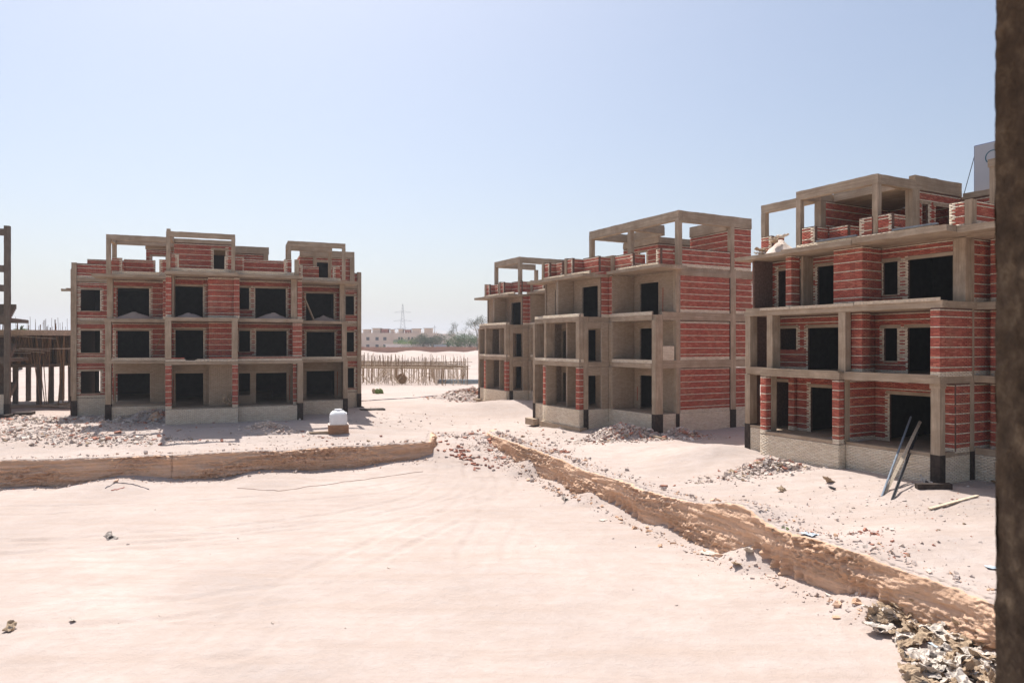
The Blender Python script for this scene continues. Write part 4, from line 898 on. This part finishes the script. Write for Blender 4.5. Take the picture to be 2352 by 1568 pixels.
# clutter on roofs and balconies
def pile(b, u, v, z, ru, rv, h, mat, name, lab, cat, seed=0):
    V_ = []; F_ = []; q = 14
    for i in range(q+1):
        for k in range(q+1):
            a, c2 = 2*i/q-1, 2*k/q-1; d = math.hypot(a, c2); p = cl(b, u+a*ru, v+c2*rv, 0)
            V_.append((p.x, p.y, z+max(0, 1-d)**.9*h*(1+.35*noise.fractal(Vector((a*2, c2*2, seed)), 1, 2, 3))))
    for i in range(q):
        for k in range(q): s_ = i*(q+1)+k; F_.append((s_, s_+q+1, s_+q+2, s_+1))
    return tag(link(name, V_, F_, M[mat]), lab, cat)
pile(A, -2.6, 5.4, 6.66, 1.5, .5, .55, 'heap', 'sand_pile', 'sand pile in the top left loggia of the left block', 'sand pile', 1); pile(A, 1.5, 1.2, 6.66, 1.0, .5, .38, 'heap', 'sand_pile', 'low sand pile in the top loggia second from left of the left block', 'sand pile', 2)
pile(A, 7.4, 1.7, 6.66, 1.3, .5, .5, 'heap', 'sand_pile', 'sand pile in the top loggia third from left of the left block', 'sand pile', 3); pile(A, 11.7, 5.4, 6.66, 1.1, .5, .5, 'heap', 'sand_pile', 'sand pile in the top right loggia of the left block', 'sand pile', 4)
pile(C, -9.0, .9, 9.51, 1.0, .7, .8, 'gritw', 'sand_pile', 'pale sand pile on the near block roof canopy', 'sand pile', 5); pile(C, -5.2, 1.2, .05, .8, .6, .55, 'heap', 'sand_pile', 'sand pile on the ground floor of the near block', 'sand pile', 6)
pile(A, -.9, 3.9, -1.35, 1.3, 1.0, .9, 'bank', 'earth_pile', 'brown earth piled against the left block bay', 'earth pile', 7)
for i, (u, v, z, lab) in enumerate(((-8.5, .5, 10.3, 'paper bag on top of the roof sand pile'), (-8.9, .3, 10.05, 'paper bag slumped on the roof sand pile'), (-9.9, .35, 9.5, 'lowest paper bag of the stack at the canopy edge'), (-9.85, .35, 9.68, 'paper bag atop the stack at the canopy edge'))):
    p = cl(C, u, v, z); o = bpy.data.objects.new('paper_bag', bags[i]); col.objects.link(o); o.location = p; o.scale = (.9, .9, .8); o.rotation_euler = (0, 0, i); tag(o, lab, 'paper bag')
for i in range(3):
    p = cl(A, 3.75+i*.33, .75, .42); o = bpy.data.objects.new('cement_sack', bags[i*2+1]); col.objects.link(o); o.location = p; o.rotation_euler = (0, 1.45, A.a+.3*i); o.scale = (1.1, 1.0, 1.4)
    tag(o, 'paper cement sack standing on the plinth of the left block', 'cement sack', 'cement sacks on the left block plinth')
mb = MB(); mb.plank(cl(A, -.4, 5.6, 6.0), cl(A, -1.6, 5.2, 3.45), .12, .04); small('plank', mb, M['wood'], 'plank leaning in the middle floor loggia of the left block', 'plank')
mb = MB(); mb.plank(cl(A, 9.9, 5.2, 9.0), cl(A, 10.8, 5.0, 6.7), .12, .05); small('plank', mb, M['wood'], 'longer of two planks leaning in the top right loggia', 'plank')
mb = MB(); mb.plank(cl(A, 10.1, 5.3, 8.7), cl(A, 10.9, 5.0, 6.7), .1, .05); small('plank', mb, M['wood2'], 'shorter of two planks leaning in the top right loggia', 'plank')

# ------------------------------------------------------------------ water tank on its brick base
x, y = ground_at(777, 992); T = empty('water_tank', (x, y, gz(x, y)+.58)); tag(T, 'white plastic water tank on a brick base', 'water tank'); T.rotation_euler.z = .3
prof = [(.0, 0), (.60, 0), (.62, .05)]+[(.62+(.012 if i % 2 else -.006), .08+i*.055) for i in range(9)]+[(.61, .60), (.60, .68), (.52, .80), (.40, .90), (.24, .93), (.24, .985), (.0, 1.0)]
V_ = []; F_ = []; n = 40
for rr, z in prof:
    for i in range(n):
        a = 6.2832*i/n; k = min(1.28, (abs(math.cos(a))**5+abs(math.sin(a))**5)**-.2)*.96; V_.append((rr*k*math.cos(a), rr*k*math.sin(a), z))
for j in range(len(prof)-1):
    for i in range(n): F_.append((j*n+i, j*n+(i+1) % n, (j+1)*n+(i+1) % n, (j+1)*n+i))
link('tank_body', V_, F_, M['tank'], T)
mb = MB(); mb.bar((0, 0, .985), (0, 0, 1.03), .27, 24); mb.build('lid', M['tank'], T); mb = MB(); mb.bar((.42, -.36, .70), (.50, -.44, .80), .10, 14); mb.build('inlet_cap', M['tank'], T)
K = empty('brick_plinth', (x, y, gz(x, y)-.1)); K.rotation_euler.z = .3; tag(K, 'rough brick base under the white water tank', 'brick base')
mb = MB(); mb.box(-.66, .66, -.55, .55, 0, .64); mb.build('core', M['mortar'], K)
for i in range(8):
    for sgn, L_, ax in ((-1, .66, 0), (1, .66, 0), (-1, .55, 1), (1, .55, 1)):
        pos = -L_-(.13 if i % 2 else 0)
        while pos < L_:
            a, b = max(pos, -L_), min(pos+.25, L_); pos += .26
            if b-a < .04: continue
            o = bpy.data.objects.new('brick', unit_brick('brown')); col.objects.link(o); o.parent = K; d = (.55 if ax == 0 else .66)*sgn
            o.location = ((a+b)/2, d, .05+i*.075) if ax == 0 else (d, (a+b)/2, .05+i*.075); o.scale = (b-a, .05, .062) if ax == 0 else (.05, b-a, .062)
mb = MB(); mb.box(-.7, .7, -.6, .6, .64, .682); mb.build('cap', M['gritw'], K)

# ------------------------------------------------------------------ bare frames on the far left
E_ = Bld('concrete_stair_frame', 'dark bare concrete stair frame cut by the left picture edge', 17, 58, 21)
E_.colm(-.2, .2, -.2, .2, -1.2, 14.4, -.2)
for z in (3.1, 6.45, 9.0, 10.6, 13.6): E_.beam(-6, -.2, -.15, .15, z, z+.55)
for u in (-3.4, -6): E_.colm(u-.2, u+.2, -.2, .2, -1.2, 13.6)
E_.slab(-6, -.2, .15, 7, 3.2, 3.5); E_.slab(-6, -.2, .15, 7, 6.6, 6.9)
for k in range(3):
    mb = MB()
    for i in range(9): mb.box(-1.4+.0, -.25, 1.0+.28*i, 1.28+.28*i, -.1+k*3.35+.17*i-.25, -.1+k*3.35+.17*(i+1))
    mb.build('stair_flight', M['conc_u'], E_.root)
E_.wall('F', -.1, -6, -.2, -1.2, .6, style='white'); E_.box('footing', -.9, .7, -2.4, -1.2, -1.6, -.95, 'bitumen'); E_.box('footing', .6, 1.9, -.9, .3, -1.5, -.9, 'bitumen')
E_.finish(40)
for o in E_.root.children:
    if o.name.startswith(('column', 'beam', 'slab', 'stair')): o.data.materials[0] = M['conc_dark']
F_B = Bld('propped_concrete_frame', 'concrete frame building propped by timber under a new slab', 90, 66, 21)
for u in (-6, -3, -.0, 2.6): 
    for v in (0, 4.5, 9): F_B.colm(u-.2, u+.2, v-.2, v+.2, -1.3, 2.55 if u < 1 else 2.55); F_B.colm(u-.19, u+.19, v-.19, v+.19, 2.85, 5.6)
F_B.slab(-8, 1.4, -.4, 10, 2.55, 2.85); F_B.slab(1.4, 3.2, 4, 10, 2.8, 3.0)
F_B.box('formwork_deck', -9, 4.2, -1.0, 10.5, 5.6, 5.72, 'wood'); F_B.box('formwork_edge', -9, 4.2, -1.05, -.98, 5.5, 6.0, 'wood2'); F_B.box('footing', -4, 1.5, -1.2, .6, -1.5, -.95, 'conc_u')
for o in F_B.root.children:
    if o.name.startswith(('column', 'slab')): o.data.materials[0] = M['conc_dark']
r = random.Random(3)
F_B.box('formwork_panel', -8.5, 1.2, 9.3, 9.45, 2.86, 5.6, 'wood'); F_B.box('formwork_panel', -8.5, -1.0, 5.0, 5.1, 2.86, 5.6, 'wood')
for i in range(280):
    u, v = r.uniform(-6.5, 4), r.uniform(-.9, 8); z0 = 2.85 if u < 1.4 else (-1.2 if r.random() < .3 else 2.9)
    mb = MB(); mb.bar(F_Bp if False else (u, v, z0), (u+r.gauss(0, .25), v+r.gauss(0, .2), 5.6), .06, 5); mb.build('timber_prop', M['wood'], F_B.root)
for i in range(14):
    u = r.uniform(-6, 3); mb = MB(); z = r.choice((4.0, 4.3, 5.4)); mb.plank((u-1.8, -1.05, z+r.gauss(0, .05)), (u+2.2, -1.05, z+r.gauss(0, .15)), .1, .05); mb.build('timber_brace', M['wood2'], F_B.root)
for i in range(12):
    u = r.uniform(-6, 3.5); mb = MB(); mb.plank((u, -.8, -1.2 if u > 0 else 2.9), (u+r.uniform(-1, 1), -.9, 5.3), .12, .05); mb.build('timber_brace', M['wood'], F_B.root)
for i in range(70):
    u, v = r.uniform(-6, 4), r.uniform(0, 9); mb = MB(); mb.bar((u, v, 5.7), (u+r.gauss(0, .04), v, 5.7+r.uniform(.6, 1.7)), .018 if r.random() < .7 else .05, 4); mb.build('starter_bar', M['rust'], F_B.root)
for i in range(36):
    u, v = r.uniform(1.5, 5.6), r.uniform(-3.5, -.6); x, y = F_B.w(u, v); mb = MB(); a = r.gauss(.0, .35)-.15; L_ = r.uniform(1.2, 2.6); zz = gz(x, y)+.08+.35*r.random()*max(0, 1-abs(u-3.4)/2.4)
    mb.plank((x-L_*math.cos(a)/1.6, y-L_*math.sin(a)/2, zz+.1), (x+L_*math.cos(a)/1.6, y+L_*math.sin(a)/2, zz), .14, .05)
    small('timber_plank', mb, M['wood2' if i % 3 else 'wood'], 'loose timber plank in the stack beside the propped frame', 'plank', 'loose planks by the propped frame')

# ------------------------------------------------------------------ middle distance between the blocks
FW = empty('formwork_field', (0, 0, 0)); tag(FW, 'field of upright timber props and rebar across the gap between the blocks', 'formwork')
r = random.Random(9)
def rail(name, a, b, wd, mat):
    mb = MB(); mb.plank(a, b, wd, wd*.8); mb.build(name, M[mat], FW)
for i in range(285):
    y = r.uniform(102, 130); x = (r.uniform(832, 1075)-1176)/1620*y; z = gz(x, y); h = r.choice((2.7, 2.7, 2.9, 3.6, 4.2))-(x+20)*.03
    mb = MB(); mb.bar((x, y, z-.2), (x+r.gauss(0, .06), y, z+h), .055 if r.random() < .6 else .03, 4); mb.build('timber_post', M['wood' if r.random() < .55 else 'wood2'], FW)
for i in range(34):
    y = 102+i*.8; x0, x1 = (830-1176)/1620*y, (r.uniform(1000, 1085)-1176)/1620*y; z = gz(-10, y)+2.55+r.gauss(0, .1); rail('timber_rail', (x0-3, y, z+.15), (x1, y, z-.05), .11, 'wood2' if i % 3 else 'wood')
for i in range(26):
    y = r.uniform(101, 108); x = (r.uniform(835, 1070)-1176)/1620*y; z = gz(x, y); rail('timber_brace', (x, y, z+.1), (x+r.choice((-1, 1))*r.uniform(1.5, 2.6), y, z+2.4), .09, 'wood2')
for i in range(80):
    y = r.uniform(104, 126); x = (r.uniform(832, 1060)-1176)/1620*y; z = gz(x, y)+2.5; mb = MB(); mb.bar((x, y, z), (x+r.gauss(0, .05), y, z+r.uniform(.6, 1.7)), .03, 4); mb.build('starter_bar', M['rust'], FW)
x, y = ground_at(923, 881); R_ = empty('wooden_disc', (x, y, gz(x, y)+.75)); tag(R_, 'round brown wooden reel end leaning before the timber props', 'cable reel')
mb = MB(); mb.bar((0, -.06, 0), (0, .06, 0), .78, 32); mb.build('flange', M['wood'], R_); mb = MB(); mb.bar((0, -.1, 0), (0, .14, 0), .16, 16); mb.build('hub', M['darksteel'], R_); R_.rotation_euler = (-.25, .2, .5)
PB = empty('pipe_bundle', (*ground_at(1065, 882), -1.4)); PB.location.z = gz(PB.location.x, PB.location.y); tag(PB, 'bundle of grey plastic pipes stacked beside the farthest block', 'pipes')
for i in range(16):
    k, lvl = i % 6, i//6; mb = MB(); o_ = r.uniform(-.5, .5); mb.bar((-3.6+o_, k*.3+lvl*.15, .12+lvl*.22), (9+o_, k*.3+lvl*.15+.3, .12+lvl*.22), .115, 10); mb.build('pipe', M['pvc'], PB)
for i, px in enumerate((861, 867, 872, 877)):
    x, y = ground_at(px, 903+i % 2); o = bpy.data.objects.new('green_sack', bpy.data.meshes.new_from_object(bpy.data.objects['tank_body'])); o.data.materials.clear(); o.data.materials.append(M['green'] if i % 2 else M['bag']); col.objects.link(o)
    o.location = (x, y, gz(x, y)-.02); o.scale = (.36, .3, .62); o.rotation_euler = (.1*(i-1), .25*(i-1.5), i); tag(o, 'standing green and brown woven sack on the track', 'sack', 'sacks on the track')
# ------------------------------------------------------------------ far things
yW = 285.; PW = empty('boundary_wall', (0, yW, 0)); tag(PW, 'long terracotta boundary wall crossing behind the site', 'wall')
for i in range(64):
    x = -140+i*5.; z = gz(x+2.5, yW); mb = MB(); mb.box(x, x+4.7, -.1, .1, z-1, z+2.6); mb.build('wall_panel', M['pinkwall'], PW); mb = MB(); mb.box(x+4.7, x+5.0, -.2, .2, z-1, z+2.75); mb.build('pillar', M['pinkwall'], PW)
H = empty('resort_building', (0, 335, gz(0, 335)-.4)); tag(H, 'long cream resort building beyond the boundary wall', 'building')
def hx(px): return (px-1176)/1620*335
mb = MB(); mb.box(hx(800), hx(905), 0, 14, 0, 9.4); mb.build('wing', M['stucco'], H); mb = MB(); mb.box(hx(905), hx(1003), -1.5, 14, 0, 9.3); mb.build('wing', M['stucco'], H)
for i in range(36):
    x = hx(905)+i*.58; mb = MB(); mb.box(x, x+.3, -1.5, -1.2, 9.3, 9.9)
    if i % 2: mb.build('merlon', M['stucco'], H)
for px in (845, 866, 884, 918, 924, 940, 948, 970, 976, 990, 995):
    for z in (2.4, 5.9):
        if px > 930 and z < 3: continue
        x = hx(px); v0 = -1.5 if px > 905 else 0; wi = .75 if px < 900 else .45; w_ = MB().box(x-wi, x+wi, v0-.05, v0+.02, z, z+1.5).build('window', M['glass'], H); MB().box(x-wi-.1, x+wi+.1, v0-.14, v0-.055, z-.16, z-.03).build('sill', M['stucco'], w_)
for px in (913, 930, 960, 985):
    x = hx(px); MB().box(x-1.6, x+1.6, -1.9, -1.52, 4.9, 6.0).build('balcony', M['lattice'], H)
for i, (a, b, h, mt) in enumerate(((830, 845, 1.6, 'stucco'), (852, 870, 2.2, 'stucco'), (872, 888, 1.9, 'roofpink'), (893, 900, 1.6, 'stucco'), (912, 922, 1.8, 'stucco'), (926, 940, 1.5, 'roofpink'), (944, 962, 2.0, 'stucco'), (972, 990, 2.2, 'stucco'))):
    MB().box(hx(a), hx(b), 4, 8, 9.3, 9.4+h).build('roof_room', M[mt], H); MB().box(hx(a)-.5, hx(b)+.5, 3.6, 8.4, 9.4+h, 9.55+h).build('shade_roof', M['dry'], H)
CB = empty('site_cabin', (hx(935)*.87, 292, gz(-40, 292))); tag(CB, 'long white site cabin before the resort building', 'cabin')
MB().box(-9, 9, 0, 5, 0, 3.6).build('wall', M['tank'], CB); MB().box(-9.4, 9.4, -.4, 5.4, 3.6, 3.85).build('roof', M['tank'], CB)
for i in range(4): MB().box(-6.5+i*4, -5.3+i*4, -.05, .02, 1.3, 2.6).build('window', M['glass'], CB)
def leafy(name, px, y, h, rw, mat, lab, cat, n=3200, trunk=.25, sz=.42, seed=1, gap=.4):
    r = random.Random(seed); x = (px-1176)/1620*y; o = empty(name, (x, y, gz(x, y)-.2)); tag(o, lab, cat)
    tr = MB(); tr.bar((0, 0, 0), (.1, 0, h*.5), trunk, 7, r2=trunk*.6); cl_ = []
    for i in range(11):
        a = r.uniform(0, 6.28); d = r.uniform(.25, .8); p = Vector((math.cos(a)*rw*d, math.sin(a)*rw*d, h*r.uniform(.35, .85))); cl_.append((p, r.uniform(.3, .5)*rw)); tr.bar((.1, 0, h*.3), p, trunk*.4, 5, r2=.03)
    tr.build('trunk', M['bark'], o); mb = MB()
    for i in range(n):
        p, q = r.choice(cl_); v = Vector((r.gauss(0, 1), r.gauss(0, 1), r.gauss(0, 1))).normalized()*q*r.uniform(.55, 1.05); c = p+Vector((v.x, v.y, v.z*.75))
        if c.z < .1: continue
        d = Vector((r.gauss(0, 1), r.gauss(0, 1), r.gauss(0, .7))).normalized()*sz*r.uniform(.5, 1.2); e = d.orthogonal().normalized()*sz*.45
        mb.add([c-d*.5, c+e*.5, c+d*.5, c-e*.5], [(0, 1, 2, 3)])
    mb.build('crown', M[mat], o); return o
leafy('shrub', 940, 296, 7, 6, 'leaf3', 'yellow green rounded shrub left of the dark shrubs', 'shrub', seed=2); leafy('shrub', 972, 293, 8.4, 5.6, 'leaf2', 'left dark grey green shrub before the resort building', 'shrub', seed=3); leafy('shrub', 995, 293, 8.2, 5.8, 'leaf2', 'right dark grey green shrub before the resort building', 'shrub', seed=4)
leafy('shrub', 1051, 293, 8.6, 5.8, 'leaf', 'left of the two green shrubs near the bare trees', 'shrub', seed=5); leafy('shrub', 1078, 293, 8.4, 5.8, 'leaf', 'right of the two green shrubs near the bare trees', 'shrub', seed=6); leafy('shrub', 887, 300, 3, 4, 'leaf3', 'low bright shrub behind the boundary wall', 'shrub', 900, seed=7); leafy('shrub', 1016, 300, 4.5, 2.6, 'leaf3', 'small green shrub beside the palm', 'shrub', 900, seed=8)
def bare(px, y, h, rw, lab, seed, n=420):
    r = random.Random(seed); x = (px-1176)/1620*y; o = empty('bare_tree', (x, y, gz(x, y)-.2)); tag(o, lab, 'tree'); mb = MB(); lf = MB()
    def grow(p, d, L_, rad, k):
        q = p+d*L_; mb.bar(p, q, rad, 5, r2=rad*.6)
        if k == 0 or k == 1:
            for _ in range(7): c = q+Vector((r.gauss(0, .5), r.gauss(0, .5), r.gauss(0, .5))); e = Vector((r.gauss(0, 1), r.gauss(0, 1), r.gauss(0, 1))).normalized()*.3; lf.add([c, c+e, c+e.orthogonal()*.5], [(0, 1, 2)])
        if k == 0: return
        for _ in range(3): grow(q, (d+Vector((r.gauss(0, .45), r.gauss(0, .45), r.gauss(.1, .25)))).normalized(), L_*r.uniform(.6, .8), rad*.6, k-1)
    grow(Vector((0, 0, 0)), Vector((0, 0, 1)), h*.32, .22, 4); mb.build('trunk', M['dry'], o); lf.build('crown', M['leaf2'], o)
bare(1096, 230, 13, 5, 'tall thin leafed tree right of the green shrubs', 3); bare(1060, 300, 14, 5, 'sparse dry tree behind the green shrubs', 5)
def palm(px, y, h, lab, seed=1, fr=26, L_=3.2):
    r = random.Random(seed); x = (px-1176)/1620*y; o = empty('palm_tree', (x, y, gz(x, y)-.2)); tag(o, lab, 'palm tree'); mb = MB(); mb.bar((0, 0, 0), (.1, 0, h), .38, 9, r2=.3); mb.build('trunk', M['bark'], o)
    for i in range(fr):
        a = 6.283*i/fr+r.gauss(0, .1); el = r.uniform(-.3, 1.2); p = Vector((.1, 0, h)); d = Vector((math.cos(a)*math.cos(el), math.sin(a)*math.cos(el), math.sin(el))); mb = MB()
        for k in range(6):
            q = p+d*L_/6; s_ = d.cross(Vector((0, 0, 1))).normalized()*.32*(1-k/7.); mb.add([p-s_+Vector((0, 0, -.1)), p, q, q-s_*.8+Vector((0, 0, -.12))], [(0, 1, 2, 3)]); mb.add([p, p+s_+Vector((0, 0, -.1)), q+s_*.8+Vector((0, 0, -.12)), q], [(0, 1, 2, 3)]); p = q; d = (d+Vector((0, 0, -.22))).normalized()
        mb.build('frond', M['leaf'], o)
palm(1028, 294, 4.2, 'date palm between the shrubs behind the boundary wall', 1); palm(47, 150, 8.5, 'lone palm rising above the propped frame', 2, 22, 1.6)
py_ = 620.; X0 = (925-1176)/1620*py_; PY = empty('power_pylon', (X0, py_, gz(X0, py_)-1)); tag(PY, 'tall lattice power pylon behind the resort building', 'pylon'); mb = MB(); hh = 40.
def wdt(z): return 3.6*(1-z/hh)**1.15+.28
for i in range(14):
    z0, z1 = hh*i/14, hh*(i+1)/14; a, b = wdt(z0), wdt(z1)
    for sx, sy in ((1, 1), (1, -1), (-1, 1), (-1, -1)): mb.bar((sx*a, sy*a, z0), (sx*b, sy*b, z1), .09, 4)
    for s_ in (1, -1): mb.bar((-a, s_*a, z0), (b, s_*b, z1), .045, 4); mb.bar((a, s_*a, z0), (-b, s_*b, z1), .045, 4); mb.bar((s_*a, -a, z0), (s_*b, b, z1), .045, 4)
mb.build('tower', M['lattice'], PY)
for z, L_ in ((18, 8), (25, 8), (32.5, 7.5)):
    mb = MB(); mb.bar((-L_, 0, z), (0, 0, z+1.4), .1, 4); mb.bar((L_, 0, z), (0, 0, z+1.4), .1, 4); mb.bar((-L_, 0, z), (L_, 0, z), .1, 4); mb.build('cross_arm', M['lattice'], PY)
x = (1105*.6125+0, 0); Xm = ((1320+1105/3.563)*.6125-1176)/1620*500; mast = MB(); mast.bar((Xm, 500, gz(Xm, 500)), (Xm, 500, gz(Xm, 500)+17), .3, 5, r2=.15); mast.bar((Xm-1.2, 500, gz(Xm, 500)+15.5), (Xm+1.2, 500, gz(Xm, 500)+15.5), .15, 4); small('mast', mast, M['lattice'], 'slim far mast right of the power pylon', 'mast')
r = random.Random(21)
for i, (px, y, wd, h, lab) in enumerate(((1040, 520, 40, 7, 'far low cream house behind the palm'), (1080, 600, 34, 9, 'far pale house behind the green shrubs'), (1128, 540, 30, 6, 'far pale house seen past the farthest block'), (1010, 700, 30, 14, 'far flat roofed house right of the resort building'), (1150, 760, 60, 10, 'farthest pale house row on the horizon'), (140, 240, 22, 6, 'pale house seen behind the propped frame'), (70, 300, 40, 5, 'long pale house behind the palm at the left'))):
    X0 = (px-1176)/1620*y; b = empty('far_house', (X0, y, gz(X0, y)-.5)); tag(b, lab, 'building'); MB().box(-wd/2, wd/2, 0, 10, 0, h).build('wall', M['stucco'], b); MB().box(-wd/2-.4, wd/2+.4, -.4, 10.4, h, h+.4).build('roof', M['stucco'], b)
    for k in range(int(wd/5)): MB().box(-wd/2+2+k*5, -wd/2+3.6+k*5, -.06, .02, h*.45, h*.45+1.6).build('window', M['glass'], b)
BT = MB(); xx = (1010-1176)/1620*290; BT.box(xx-2.5, xx+2.5, 290, 293, gz(xx, 290), gz(xx, 290)+3.6); small('blue_container', BT, M['blueplastic'], 'blue tank behind the boundary wall beside the dark shrubs', 'tank')
# hills
V_ = []; F_ = []; n = 160
for i in range(n+1):
    a = -1.3+2.6*i/n; R0 = 2900; hgt = 55+38*noise.fractal(Vector((a*4, 1, 0)), 1, 2, 5)+25*max(0, math.cos((a+.05)*5))
    for k, f_ in enumerate((0, .35, .7, 1, .6)):
        rr = R0+k*260; V_.append((math.sin(a)*rr, math.cos(a)*rr, f_*hgt*(1+.2*noise.noise(Vector((a*30, k, 0))))-3))
for i in range(n):
    for k in range(4): q = i*5+k; F_.append((q, q+5, q+6, q+1))
tag(link('hills', V_, F_, M['hill']), 'low desert hills on the horizon', None, None, 'structure')
# ------------------------------------------------------------------ haze
mh = bpy.data.materials.new('dusty_air'); mh.use_nodes = True; t = mh.node_tree; t.nodes.clear()
pv = t.nodes.new('ShaderNodeVolumePrincipled'); out = t.nodes.new('ShaderNodeOutputMaterial'); pv.inputs['Density'].default_value = .00042; pv.inputs['Color'].default_value = (.93, .95, 1, 1); pv.inputs['Anisotropy'].default_value = .35
t.links.new(pv.outputs[0], out.inputs['Volume'])
mb = MB(); mb.box(-4200, 4200, -70, 5200, -8, 130); tag(mb.build('haze', mh), 'thin dusty haze over the whole site', None, None, 'stuff')
